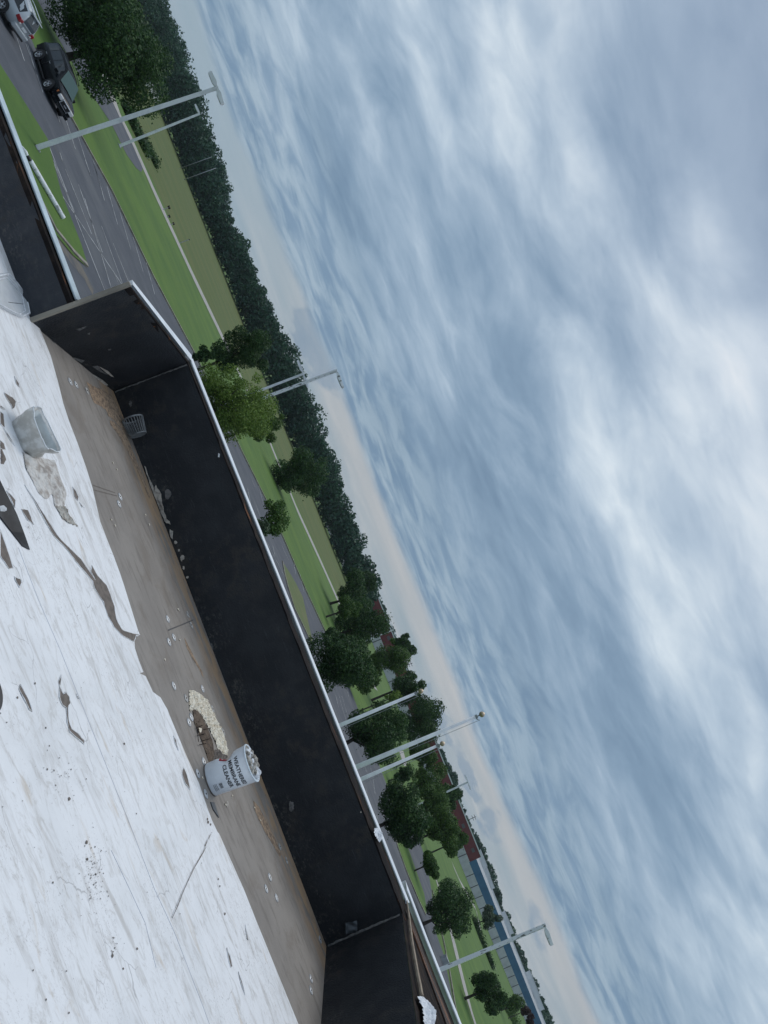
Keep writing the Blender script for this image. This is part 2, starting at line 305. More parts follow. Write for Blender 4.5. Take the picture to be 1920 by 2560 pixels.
# ------------------------------------------------------------------ object helpers
def props(o, label=None, cat=None, group=None, kind=None):
    if label: o['label'] = label
    if cat: o['category'] = cat
    if group: o['group'] = group
    if kind: o['kind'] = kind
    return o
def empty(name, loc, label, cat, group=None, rz=0.0):
    o = bpy.data.objects.new(name, None); C.objects.link(o); o.location = loc; o.rotation_euler = (0, 0, rz)
    o.empty_display_size = .3
    return props(o, label, cat, group)
def link(name, me, m, parent=None, loc=None, smooth=False):
    o = bpy.data.objects.new(name, me); C.objects.link(o)
    for k in (m if isinstance(m, (list, tuple)) else [m]): me.materials.append(MATS[k])
    if parent: o.parent = parent
    if loc: o.location = loc
    if smooth: me.polygons.foreach_set('use_smooth', [True]*len(me.polygons))
    return o
class MB:
    def __init__(s): s.v = []; s.f = []; s.mi = []
    def add(s, v, f, mi=0):
        o = len(s.v); s.v += [tuple(map(float, p)) for p in v]; s.f += [tuple(i+o for i in q) for q in f]; s.mi += [mi]*len(f); return s
    def box(s, a, b, mi=0, M=None):
        (x0, y0, z0), (x1, y1, z1) = a, b
        v = [(x0, y0, z0), (x1, y0, z0), (x1, y1, z0), (x0, y1, z0), (x0, y0, z1), (x1, y0, z1), (x1, y1, z1), (x0, y1, z1)]
        if M: v = [M @ Vector(p) for p in v]
        return s.add(v, [(3, 2, 1, 0), (4, 5, 6, 7), (0, 1, 5, 4), (1, 2, 6, 5), (2, 3, 7, 6), (3, 0, 4, 7)], mi)
    def tube(s, pts, rs, n=10, mi=0, cap=True):
        pts = [Vector(p) for p in pts]; rings = []
        if not hasattr(rs, '__len__'): rs = [rs]*len(pts)
        o = len(s.v); ref = None
        for i, p in enumerate(pts):
            t_ = (pts[min(i+1, len(pts)-1)]-pts[max(i-1, 0)]).normalized()
            if ref is None or abs(ref.dot(t_)) > .95: ref = Vector((1, 0, 0)) if abs(t_.x) < .8 else Vector((0, 1, 0))
            a = t_.cross(ref).normalized(); b = t_.cross(a)
            for k in range(n):
                an = 2*PI*k/n; s.v.append(tuple(p + a*math.cos(an)*rs[i] + b*math.sin(an)*rs[i]))
        for i in range(len(pts)-1):
            for k in range(n):
                s.f.append((o+i*n+k, o+i*n+(k+1) % n, o+(i+1)*n+(k+1) % n, o+(i+1)*n+k)); s.mi.append(mi)
        if cap:
            s.f.append(tuple(o+k for k in range(n))[::-1]); s.mi.append(mi)
            s.f.append(tuple(o+(len(pts)-1)*n+k for k in range(n))); s.mi.append(mi)
        return s
    def lathe(s, prof, n=24, c=(0, 0, 0), mi=0):
        o = len(s.v)
        for r, z in prof:
            for k in range(n): s.v.append((c[0]+r*math.cos(2*PI*k/n), c[1]+r*math.sin(2*PI*k/n), c[2]+z))
        for i in range(len(prof)-1):
            for k in range(n):
                s.f.append((o+i*n+k, o+i*n+(k+1) % n, o+(i+1)*n+(k+1) % n, o+(i+1)*n+k)); s.mi.append(mi)
        return s
    def prism(s, poly, z0, z1, mi=0):
        n = len(poly); o = len(s.v)
        s.v += [(x, y, z0) for x, y in poly] + [(x, y, z1) for x, y in poly]
        s.f += [tuple(o+k for k in range(n))[::-1], tuple(o+n+k for k in range(n))]; s.mi += [mi]*2
        for k in range(n): s.f.append((o+k, o+(k+1) % n, o+n+(k+1) % n, o+n+k)); s.mi.append(mi)
        return s
    def mesh(s, name='m'):
        me = bpy.data.meshes.new(name); me.from_pydata(s.v, [], s.f); me.polygons.foreach_set('material_index', s.mi)
        bm = bmesh.new(); bm.from_mesh(me); bmesh.ops.recalc_face_normals(bm, faces=bm.faces); bm.to_mesh(me); bm.free(); return me
    def build(s, name, m, parent=None, loc=None, smooth=False, bevel=0.0):
        me = s.mesh(name)
        o = link(name, me, m, parent, loc, smooth)
        if bevel:
            md = o.modifiers.new('bevel', 'BEVEL'); md.width = bevel; md.segments = 2; md.limit_method = 'ANGLE'
        return o
def sheet(name, poly, z, m, label=None, kind='structure', thick=0.0, parent=None):
    """a flat ground layer with a possibly concave outline"""
    bm = bmesh.new(); vs = [bm.verts.new((x, y, z)) for x, y in poly]
    es = [bm.edges.new((vs[i], vs[(i+1) % len(vs)])) for i in range(len(vs))]
    bmesh.ops.triangle_fill(bm, edges=es, use_beauty=True)
    if thick:
        r = bmesh.ops.extrude_face_region(bm, geom=bm.faces[:])
        for q in r['geom']:
            if isinstance(q, bmesh.types.BMVert): q.co.z -= thick
    bmesh.ops.recalc_face_normals(bm, faces=bm.faces)
    me = bpy.data.meshes.new(name); bm.to_mesh(me); bm.free()
    if not thick:
        if me.polygons and me.polygons[0].normal.z < 0: me.flip_normals()
    o = link(name, me, m, parent)
    if not parent: props(o, label, None, None, kind)
    return o
def jag(pts, amp, n=3, rnd=random.Random(1)):
    out = []
    for i in range(len(pts)):
        a, b = Vector(pts[i]), Vector(pts[(i+1) % len(pts)])
        d = b-a; nrm = Vector((-d.y, d.x)).normalized() if d.length else Vector((0, 0))
        for k in range(n):
            t_ = k/n; p = a+d*t_
            if k: p = p+nrm*rnd.uniform(-amp, amp)*min(1, d.length/(amp*4+1e-6))
            out.append((p.x, p.y))
    return out

# ================================================================== GROUND
def gp(pts): return [G(u, v) for u, v in pts]
g = MB(); g.add([(-3000, -200, 0), (3000, -200, 0), (3000, 4000, 0), (-3000, 4000, 0)], [(0, 1, 2, 3)])
props(g.build('ground', 'grass'), 'mown green grass ground', None, None, 'structure')
A = gp([(27, 0), (87, 120), (166, 278), (278, 480), (380, 690), (482, 880), (604, 1132), (678, 1280), (760, 1470), (816, 1590), (878, 1730), (901, 1788), (947, 1911), (975, 1985), (985, 2030)])
lot = [(-75, 38)] + [(-60, 44)] + A[1:] + [(34, 64), (26, 40), (20, 24), (-50, 24), (-75, 30)]
sheet('car_park', lot, .02, 'asphalt', 'dark asphalt car park with worn lines')
# second drive beyond the grass verge
near = [(73, -40), (93, 0), (154, 112), (216, 216), (278, 309), (316, 386), (340, 420), (353, 430)]
far = [(357, 420), (347, 390), (328, 347), (285, 262), (225, 150), (150, -20)]
sheet('far_drive', gp(near+far), .024, 'asphalt', 'asphalt drive beyond the grass verge')
# near grass strip and its worn kerb
sheet('grass_verge', gp([(-90, 0), (0, 166), (58, 255), (116, 347), (150, 480), (174, 543), (200, 610), (214, 655), (210, 664), (180, 640), (135, 585), (93, 500), (50, 408), (-30, 270)]), .06, 'grass', 'grass strip beside the building')
def strip(name, pts, wd, z, m, label, kind='structure', th=0.0):
    pts = [Vector(p) for p in pts]; L = []; R_ = []
    for i, p in enumerate(pts):
        d = (pts[min(i+1, len(pts)-1)]-pts[max(i-1, 0)]).normalized(); nn = Vector((-d.y, d.x))*wd/2
        L.append(tuple(p+nn)); R_.append(tuple(p-nn))
    mb = MB(); n_ = len(L); mb.add([(*p, z) for p in L]+[(*p, z) for p in R_], [(i, i+1, n_+i+1, n_+i) for i in range(n_-1)])
    if th:
        mb.add([(*p, z) for p in L]+[(*p, z-th) for p in L], [(i, i+1, n_+i+1, n_+i) for i in range(n_-1)]); mb.add([(*p, z) for p in R_]+[(*p, z-th) for p in R_], [(i, i+1, n_+i+1, n_+i) for i in range(n_-1)])
    return props(mb.build(name, m), label, None, None, kind)
strip('kerb', gp([(50, 402), (93, 492), (135, 575), (180, 630), (214, 664)]), .22, .13, 'kerb', 'worn kerb round the grass strip', th=.12)
strip('dirt_edge', gp([(60, 430), (100, 512), (138, 590), (172, 640), (205, 680), (232, 730)]), 1.0, .026, 'dirt', 'silt washed along the kerb')
strip('kerb', [G(u+1, v) for u, v in ((87, 120), (166, 278), (278, 480), (380, 690), (482, 880), (604, 1132), (678, 1280), (760, 1470), (816, 1590))], .24, .12, 'kerb', 'kerb along the far side of the car park', th=.11)
# footpath / service road beyond
pathL = gp([(240, 130), (287, 262), (330, 352), (386, 480), (478, 680), (569, 870), (662, 1075), (743, 1275), (800, 1400), (849, 1510)])
strip('path', pathL, 5.0, .03, 'concrete', 'pale concrete path between lawn and field')
# drainage strip and olive field
fa = [Vector(p) for p in pathL]
fld = [(p.x+1.0, p.y+9) for p in fa]
field = [(-260, 75)] + fld + [(26, 225), (30, 262), (-40, 268), (-120, 272), (-330, 310)]
sheet('field', field, .012, 'field', 'olive rough field before the woods')
# lawn islands and paths on the right
sheet('lawn_island', gp(zq(600, 1200, [(275, 535), (300, 570), (360, 670), (405, 760), (430, 880), (455, 990), (466, 1040), (455, 1055), (420, 970), (350, 830), (310, 700), (285, 600)])), .05, 'grass_edge', 'pointed grass island in the car park')
strip('kerb', gp(zq(600, 1200, [(272, 530), (283, 600), (308, 700), (348, 832), (418, 972), (456, 1062)])), .2, .12, 'kerb', 'kerb of the pointed grass island', th=.11)
z1b = lambda p: zq(800, 2080, p)
z8 = lambda p: zq(800, 1680, p)
drive = gp(z1b([(300, -130), (400, 0), (450, 150), (525, 300), (560, 420), (760, 900), (880, 1300), (940, 1400), (900, 1300), (860, 1100), (828, 930), (802, 800), (745, 640), (722, 380), (690, 200), (650, 80), (600, -60), (520, -180)]))
sheet('driveway', drive, .028, 'asphalt', 'asphalt driveway curving past the lawn')
sheet('lawn_strip', gp(z1b([(480, 10), (500, 95), (560, 260), (640, 450), (682, 535), (690, 510), (672, 400), (620, 250), (560, 80), (540, 20)])), .06, 'grass', 'narrow lawn strip between two drives')
strip('kerb', gp(z1b([(480, 10), (500, 100), (560, 265), (640, 455), (680, 535)])), .25, .12, 'kerb', 'kerb of the narrow lawn strip', th=.1)
strip('path', gp(z1b([(735, 265), (770, 360), (860, 690), (905, 880), (960, 1100), (1010, 1260), (1060, 1400)])), 2.6, .034, 'concrete', 'pale path across the right lawn')
strip('kerb', gp(z1b([(725, 380), (800, 720), (835, 900), (870, 1120), (900, 1260)])), .25, .13, 'kerb', 'kerb beside the driveway', th=.12)
strip('path', gp(z1b([(860, 212), (912, 330), (1010, 500), (1040, 640), (1100, 780), (1140, 890)])), 2.6, .034, 'concrete', 'farther pale path by the sheds')
sheet('concrete_apron', gp(z8([(300, 12), (318, 10), (352, 85), (375, 125), (345, 100)])), .04, 'concrete', 'pale concrete apron')
sheet('concrete_apron', gp(z8([(512, 515), (538, 510), (552, 560), (565, 605), (545, 610)])), .04, 'concrete', 'pale concrete slab')
# parking lines
lines = []
lines += zq(0, 400, [(335, 0), (475, 340), (475, 340), (680, 860), (420, 60), (590, 480), (505, 160), (660, 600), (545, 250), (720, 840), (655, 430), (790, 800), (730, 540), (830, 790), (405, 240), (790, 812),
                     (550, 0), (585, 105), (600, 0), (675, 265), (690, 170), (760, 420), (775, 340), (845, 580), (860, 500), (925, 725), (940, 650), (1000, 870), (735, 735), (760, 790), (342, 0), (480, 340)])
lines += zq(0, 0, [(20, 110), (0, 85), (105, 245), (155, 395), (165, 285), (275, 600), (175, 285), (232, 480), (360, 715), (385, 795), (410, 730), (485, 965), (290, 885), (430, 1244), (385, 990), (400, 1040), (505, 890), (585, 1140), (600, 1040), (660, 1244)])
lines += zq(400, 1200, [(905, 90), (940, 260), (950, 0), (985, 80), (1020, 60), (1070, 260), (995, 265), (1040, 400), (1105, 240), (1160, 440), (1260, 680), (1345, 860), (1380, 820), (1405, 980), (1450, 980), (1490, 1160), (1165, 680), (1190, 790), (1100, 640), (1290, 1000)], 4.147)
lines += z8([(100, 150), (118, 230), (120, 150), (165, 310), (178, 125), (184, 160), (140, 155), (185, 310), (235, 640), (240, 680), (295, 755), (320, 870), (285, 610), (300, 650), (340, 680), (355, 790), (325, 620), (350, 700), (365, 925), (372, 960)])
pm = MB()
for i in range(0, len(lines), 2):
    a, b = Vector(G(*lines[i])), Vector(G(*lines[i+1])); d = (b-a).normalized(); nn = Vector((-d.y, d.x))*.055
    pm.add([(*(a-nn), .034), (*(b-nn), .034), (*(b+nn), .034), (*(a+nn), .034)], [(0, 1, 2, 3)])
props(pm.build('parking_lines', 'paint'), 'worn white parking lines', None, None, 'structure')

# ================================================================== TREES
def leaf_mesh(cen, size, nrm=None, seed=0, squash=1.0):
    r = np.random.default_rng(seed); n = len(cen)
    a = r.normal(size=(n, 3)); 
    if nrm is not None: a = a*.75 + nrm
    a /= np.linalg.norm(a, axis=1)[:, None]
    b = np.cross(a, r.normal(size=(n, 3))); b /= np.linalg.norm(b, axis=1)[:, None]
    c = np.cross(a, b)
    s = (size*r.uniform(.6, 1.3, n))[:, None]
    b = b*s; c = c*s*r.uniform(.45, .8, n)[:, None]
    V = np.empty((n, 4, 3)); V[:, 0] = cen-b; V[:, 1] = cen-c+b*.1; V[:, 2] = cen+b; V[:, 3] = cen+c+b*.1
    me = bpy.data.meshes.new('leaves')
    me.vertices.add(n*4); me.vertices.foreach_set('co', V.reshape(-1))
    me.loops.add(n*4); me.loops.foreach_set('vertex_index', np.arange(n*4, dtype=np.int32))
    me.polygons.add(n); me.polygons.foreach_set('loop_start', np.arange(0, n*4, 4, dtype=np.int32)); me.polygons.foreach_set('loop_total', np.full(n, 4, dtype=np.int32))
    at = me.attributes.new('leaf_tint', 'FLOAT', 'FACE'); at.data.foreach_set('value', r.uniform(0, 1, n).astype(np.float32))
    me.update(); return me
def crown_points(rx, rz, n, lobes, seed, loose=0.0, cone=0.0):
    r = np.random.default_rng(seed); L = []
    for i in range(lobes):
        d = r.normal(size=3); d /= np.linalg.norm(d); k = r.uniform(.35, .80)
        if i < lobes*.55: k = r.uniform(.55, .82)
        c = d*np.array([rx, rx, rz])*k
        taper = 1-cone*max(0, c[2]/rz)
        c[0] *= taper; c[1] *= taper
        L.append((c, rx*r.choice([.15, .22, .30, .42])*r.uniform(.85, 1.1)*(1-loose*.2)))
    L.append((np.zeros(3), rx*.55))
    wts = np.array([q[1]**2 for q in L]); wts /= wts.sum()
    idx = r.choice(len(L), n, p=wts)
    cc = np.array([q[0] for q in L])[idx]; rr = np.array([q[1] for q in L])[idx]
    d = r.normal(size=(n, 3)); d /= np.linalg.norm(d, axis=1)[:, None]
    k = 1-np.abs(r.normal(0, .22+.12*loose, n)); k = np.clip(k, .05, 1.25)
    stray = r.uniform(size=n) < .06; k[stray] *= r.uniform(1.0, 1.35, stray.sum())
    zz = rz/rx
    p = cc + d*(rr*k)[:, None]*np.array([1, 1, .6+.4*min(zz, 1.0)])
    return p, d, L
def tree(u, v, rpx, y, m, label, name='tree', sq=1.0, n=None, lobes=16, loose=0.0, group='trees round the car park', seed=None, trunk=.0, base=0.0, leaf=None, cone=0.0, cat='tree'):
    x, _, zc_ = Dp(u, v, y); rpx *= 1.2; r = rpx*y/F_PX; rz = r*sq
    seed = seed if seed is not None else int(u*7+v*13)
    n = int((n or int(min(15000, 3000+rpx*rpx*1.4)))*1.35)
    leaf = (leaf or max(.05, y*1.75/F_PX*1.6))*.84; loose = max(loose, .3)
    root = empty(name, (x, y, base), label, cat, group)
    p, d, L = crown_points(r, rz, n, lobes, seed, loose, cone)
    cz = zc_-base
    p = p+np.array([0, 0, cz]); keep = p[:, 2] > .05; p = p[keep]; d = d[keep]
    link('crown', leaf_mesh(p, leaf, d, seed), m, root)
    rn = random.Random(seed); t_ = MB(); tr = trunk or max(.08, r*.055)
    top = Vector((rn.uniform(-.1, .1)*r, rn.uniform(-.1, .1)*r, cz+rz*.35)); fork = Vector((rn.uniform(-.05, .05)*r, 0, max(.5, cz-rz*.75)))
    t_.tube([(0, 0, -.15), (0, 0, .12), fork*.5, fork, (fork+top)/2, top], [tr*1.7, tr*1.15, tr, tr*.85, tr*.5, tr*.15], 8)
    for c, rr in L[:10]:
        e = Vector(c)*.85 + Vector((0, 0, cz)); mid = (fork+e)/2 + Vector((0, 0, -.08*r))
        st = fork.lerp(top, rn.uniform(0, .5))
        t_.tube([st, mid.lerp(st, .2), e], [tr*.5, tr*.33, tr*.08], 6)
    t_.build('trunk', 'bark', root, smooth=True)
    return root
tree(300, 96, 138, 57, 'leaf_dark', 'very large round dark oak behind the black car', 'oak_tree', sq=.84, lobes=40, n=34000, leaf=.13)
tree(612, 881, 62, 52, 'leaf_dark', 'dark green tree just behind the yellow-green tree', sq=1.2, lobes=16)
tree(508, 893, 22, 50, 'leaf_dark', 'small dark sapling left of the dark green tree', 'sapling', sq=1.5, lobes=9, n=1500)
tree(592, 1005, 94, 44, 'leaf_light', 'yellow-green leafy tree rising above the parapet', sq=1.0, lobes=34, loose=.7, n=17000, leaf=.08)
tree(662, 1056, 46, 49, 'leaf_mid', 'mid-green boughs of a tree at the right of the yellow-green tree', sq=1.2, lobes=13, loose=.8, n=4200, leaf=.085)
tree(757, 1182, 64, G(693, 1211)[1], 'leaf_dark', 'round dark tree standing alone on the lawn beside the pale path', sq=.95, lobes=24)
tree(693, 1300, 50, 36, 'leaf_mid', 'small sparse tree whose twigs cross the parking lines', sq=1.0, lobes=11, loose=1.3, n=2400, leaf=.075)
tree(655, 1320, 30, 34, 'leaf_pale', 'thin grey-green tree against the parapet edge', sq=1.0, lobes=7, loose=1.4, n=1000, leaf=.07)
tree(885, 1485, 50, 120, 'leaf_dark', 'dark tree at the end of the pale path', sq=1.0)
tree(905, 1560, 58, 112, 'leaf_dark', 'broad dark tree right of the path end', sq=1.0, lobes=20)
tree(965, 1642, 48, 118, 'leaf_mid', 'tall mid-green tree in front of the red wall', sq=1.0, lobes=20)
tree(1010, 1612, 26, 150, 'leaf_dark', 'rounded dark treetop against the red wall and sky', sq=1.0)
tree(852, 1662, 74, 52, 'leaf_dark', 'big dark tree touching the parapet left of the flagpoles', sq=1.0, lobes=26, leaf=.10)
tree(945, 1828, 84, 58, 'leaf_dark', 'big dark tree behind the left flagpole', sq=.9, lobes=28, n=12000, leaf=.11)
tree(1048, 1800, 56, 120, 'leaf_dark', 'tall far tree behind the tallest flagpole', sq=1.0, lobes=20)
tree(1012, 1935, 24, G(970, 1946)[1], 'leaf_dark', 'small round tree with bare trunk right of the flagpoles', lobes=10, n=1800)
tree(1075, 1955, 48, 112, 'leaf_mid', 'mid-green tree in front of the middle of the long building', sq=1.0, lobes=18)
tree(1018, 2035, 74, 60, 'leaf_dark', 'big dark tree right of the flagpoles with trunk at the parapet', sq=.85, lobes=26, n=12000, leaf=.11)
tree(1108, 2070, 52, 84, 'leaf_mid', 'leafy mid-green tree before the sheds', sq=1.0, lobes=20)
tree(1075, 2160, 30, 80, 'leaf_mid', 'low mid-green tree by the pale path', sq=.8, lobes=10)
tree(1122, 2282, 62, 68, 'leaf_dark', 'round dark tree on the lawn left of the right-hand light pole', sq=.85, lobes=24)
tree(1222, 2295, 26, 190, 'leaf_pale', 'pale grey-green tree in front of the blue wall', sq=1.1, n=1800)
tree(1222, 2470, 50, 80, 'leaf_dark', 'round tree with a forked trunk at the lower right', sq=.85, lobes=20)
tree(1284, 2512, 26, 150, 'leaf_mid', 'bushy tree by the white wall at the lower right', lobes=8, n=1500)
tree(1314, 2526, 15, 170, 'leaf_red', 'small reddish-brown tree before the blue wall', 'plum_tree', lobes=6, n=900)
tree(1326, 2556, 14, 172, 'leaf_red', 'reddish-brown tree cut by the lower frame edge', 'plum_tree', lobes=6, n=900)
tree(985, 1742, 20, 90, 'leaf_light', 'yellowish shrub beside the concrete apron', 'shrub', lobes=6, n=900, cat='shrub')
for k_, (u_, v_, r_, y_, m_, lb_) in enumerate(((838, 1600, 34, 84, 'leaf_dark', 'dark tree standing between the path end and the big parapet tree'), (905, 1690, 40, 92, 'leaf_mid', 'mid-green tree just behind the big tree left of the flagpoles'),
        (1015, 1715, 44, 128, 'leaf_dark', 'dark tree filling the gap left of the tallest flagpole'), (1062, 1885, 36, 124, 'leaf_mid', 'mid-green tree behind the short right flagpole'), (1115, 1985, 34, 122, 'leaf_dark', 'dark tree touching the lower edge of the red wall'),
        (1085, 2015, 44, 96, 'leaf_mid', 'leafy tree just behind the big tree right of the flagpoles'), (1140, 2105, 30, 118, 'leaf_mid', 'small mid-green tree next to the start of the white wall'), (915, 1450, 26, 200, 'leaf_dark', 'dark tree at the right end of the far wood'), (870, 1520, 34, 100, 'leaf_mid', 'mid-green tree leaning over the end of the pale path'))):
    tree(u_, v_, r_, y_, m_, lb_, lobes=16, loose=.5)
# woods that read as one mass
def wood(name, prof, base, label, seed, m='leaf_forest', leaf=.55, per=620, step=3.6, dep=20):
    r = np.random.default_rng(seed); P_ = []; N_ = []
    xs = [p[0] for p in prof]; hs = [p[1] for p in prof]
    bx = [p[0] for p in base]; by = [p[1] for p in base]
    for row in range(3):
        x = xs[0]
        while x < xs[-1]:
            y0 = np.interp(x, bx, by)+row*dep/3+r.uniform(0, 3); h = np.interp(x, xs, hs)*r.uniform(.82, 1.08)*(1.0 if row else r.uniform(.75, 1.0))
            rr = r.uniform(2.3, 4.2)*h/14
            for c in range(int(3+h/3.2)):
                zz = h-rr*.75-c*(h-rr)/(3+h/3.2)*1.0; 
                if c == 0: k_r = rr*.62; cx = x+r.normal(0, .5)
                else: k_r = rr*r.uniform(.8, 1.15); cx = x+r.normal(0, 1.3)
                n_ = int(per*(.5 if c == 0 else 1)/5*(1.0 if row < 2 or c < 2 else .25))
                d = r.normal(size=(n_, 3)); d /= np.linalg.norm(d, axis=1)[:, None]
                P_.append(np.array([cx, y0, zz])+d*k_r*np.clip(1-np.abs(r.normal(0, .2, n_)), .2, 1.2)[:, None]); N_.append(d)
            x += step*r.uniform(.7, 1.3)
    P_ = np.concatenate(P_); N_ = np.concatenate(N_); k = P_[:, 2] > .1
    o = link(name, leaf_mesh(P_[k], leaf, N_[k], seed), m); props(o, label, 'woods', None, 'stuff'); return o
prof = [(-420, 22), (-205, 20), (-186, 19), (-173, 17.9), (-155, 16.3), (-145, 15.8), (-135, 11.6), (-127, 11.2), (-118, 13.9), (-105, 12.2), (-84, 13.6), (-68, 15.1), (-56, 14.8), (-44, 15.8), (-33, 13.3), (-25, 14.8), (-16, 13.6), (-7, 12.4), (0, 12.8), (8, 13.3), (12, 10.5), (17, 13.5), (24, 13), (30, 10)]
wood('far_wood', prof, [(-420, 330), (-199, 289), (-140, 272), (-73, 258), (-16, 264), (35, 258)], 'dark far-off wood across the field', 5)
prof2 = []
for q in zq(600, 1200, [(900, 720), (950, 830), (990, 900), (1020, 980), (1065, 1070), (1075, 1130), (1060, 1160)]) + z8([(640, 225), (700, 250), (720, 330), (760, 420)]): pass
for q in z8([(655, 210), (720, 400), (785, 520), (835, 640), (890, 690), (930, 790), (925, 900), (955, 970), (985, 1040), (1020, 1100), (1045, 1150), (1090, 1220)]) + z1b([(1095, 170), (1140, 300), (1165, 400), (1195, 520), (1240, 590), (1265, 680), (1300, 780), (1350, 880), (1395, 970), (1440, 1090), (1490, 1210), (1540, 1330)]):
    x, _, z = Dp(*q, 420); prof2.append((x, z+1.6))
wood('far_wood', [(45, 12)]+prof2, [(40, 418), (600, 425)], 'tree line behind the long red and blue building', 9, per=520, leaf=.75, step=4.2)
# hedge and ditch in the field at the left
def hedge(pts, h, label, m='leaf_hedge', seed=3, n=2600, name='hedge'):
    r = np.random.default_rng(seed); pts = np.array(pts); seg = r.integers(0, len(pts)-1, n); t_ = r.uniform(0, 1, n)[:, None]
    p = pts[seg]*(1-t_)+pts[seg+1]*t_ + r.normal(0, .45, (n, 2)); z = np.abs(r.normal(0, h*.5, n))+.05
    o = link(name, leaf_mesh(np.column_stack([p, z]), .22, None, seed), m); return props(o, label, 'hedge')
hedge(gp(zq(0, 0, [(790, 690), (835, 790), (880, 880), (925, 975), (960, 990), (1000, 1075)])), .9, 'low dark hedge line beyond the pale path at the left', 'leaf_dark')
hedge(gp(zq(0, 0, [(820, 690), (870, 800), (925, 905), (960, 960)])), .5, 'dry yellowish weeds along the low hedge', seed=8, n=1200)
hedge(gp(z8([(560, 610), (600, 700), (615, 770)])), 1.0, 'low hedge between the tallest flagpole and the sheds', 'leaf_mid', 11, 1200)
hedge(gp(z1b([(985, 560), (1020, 660), (1070, 780), (1110, 880)])), 1.1, 'clipped hedge across the lawn behind the right-hand light pole', 'leaf_dark', 12, 2600)
hedge(gp(z1b([(1150, 1060), (1200, 1150), (1260, 1260)])), 1.6, 'hedge before the white wall at the lower right', 'leaf_mid', 13, 1800)

# ================================================================== LONG BUILDING
def facade(root, a, b, z0, z1, m, name, th=.3, label=None, rib=0.0):
    a, b = Vector(a), Vector(b); d = (b-a).normalized(); nn = Vector((d.y, -d.x)); mb = MB()
    mb.prism([tuple(a), tuple(b), tuple(b-nn*th), tuple(a-nn*th)], z0, z1)
    if rib:
        L = (b-a).length; k = rib
        while k < L: 
            p = a+d*k; mb.prism([tuple(p), tuple(p+d*.35), tuple(p+d*.35+nn*.12), tuple(p+nn*.12)], z0, z1-.02, 1); k += rib
    o = mb.build(name, m, root)
    if label: o['label'] = label
    return o
bl = empty('long_building', (30, 300, 0), 'long low warehouse, red at the left and blue over white at the right', 'building')
def LB(x): return (x-30, (0 if x < 150 else (x-150)*.42))
def hgt(x): return 9.6
facade(bl, LB(-5), LB(96), 0, 3.9, ['wall_white', 'roof_tar'], 'lower_wall', rib=9)
facade(bl, LB(96.1), LB(150), 0, 3.9, ['wall_white', 'roof_tar'], 'lower_wall', rib=5)
facade(bl, LB(150), LB(330), 0, 3.6, ['wall_white', 'roof_tar'], 'lower_wall', rib=7)
facade(bl, LB(-5), LB(150), 3.9, 9.0, ['brick_red', 'roof_tar'], 'red_wall', .32)
facade(bl, LB(150.1), LB(330), 3.6, 6.9, ['wall_blue', 'roof_tar'], 'blue_wall', .32)
facade(bl, (LB(-5)[0], -.15), (LB(150)[0], -.15), 9.0, 9.45, ['roof_white'], 'roof_edge', .6)
mb = MB(); mb.prism([LB(-5), LB(150), (130, 90), (-35, 70)], 9.0, 9.2); mb.build('roof', 'roof_grey', bl, (0, .4, 0))
mb = MB(); mb.add([(*LB(150), 6.9), (*LB(330), 6.9), (*(Vector(LB(330))+Vector((-5, 14))), 8.3), (*(Vector(LB(150))+Vector((-5, 14))), 8.3), (*(Vector(LB(330))+Vector((-5, 80))), 8.3), (*(Vector(LB(150))+Vector((-5, 80))), 8.3)], [(0, 1, 2, 3), (3, 2, 4, 5)])
mb.build('roof', 'roof_grey', bl)
facade(bl, Vector(LB(150))+Vector((-5, 13)), Vector(LB(330))+Vector((-5, 13)), 8.3, 8.75, ['roof_white'], 'roof_edge', .5)
for x, wd, h in ((163, 5, 1.5), (170, 3, 1.2), (176, 6, 1.0), (205, 8, 1.6), (250, 10, 2.4), (262, 7, 2.0)):
    a = LB(x); mb = MB(); mb.box((a[0]-wd/2, a[1]+16, 8.3), (a[0]+wd/2, a[1]+22, 8.7+h)); mb.box((a[0]-wd/2-.2, a[1]+15.8, 8.7+h), (a[0]+wd/2+.2, a[1]+22.2, 8.9+h)); mb.build('roof_unit', 'roof_white', bl)
for x in (50, 62, 74, 88, 102, 118, 135, 146):
    mb = MB(); mb.box((x-30-.9, -.12, 6.4), (x-30+.9, .05, 7.6)); mb.build('vent', 'roof_tar', bl)
# white barrier wall at the far field edge
x0, y0 = G(363, 208); x1, y1 = G(386, 252)
mb = MB(); mb.prism([(x0, y0), (x1, y1), (x1+.3, y1+1), (x0+.3, y0+1)], 0, 1.9); mb.prism([(x0-.2, y0-.1), (x1+.2, y1-.1), (x1+.5, y1+1.1), (x0+.1, y0+1.1)], 1.9, 2.1)
props(mb.build('barrier_wall', 'roof_white'), 'low white barrier at the foot of the far wood', 'wall')

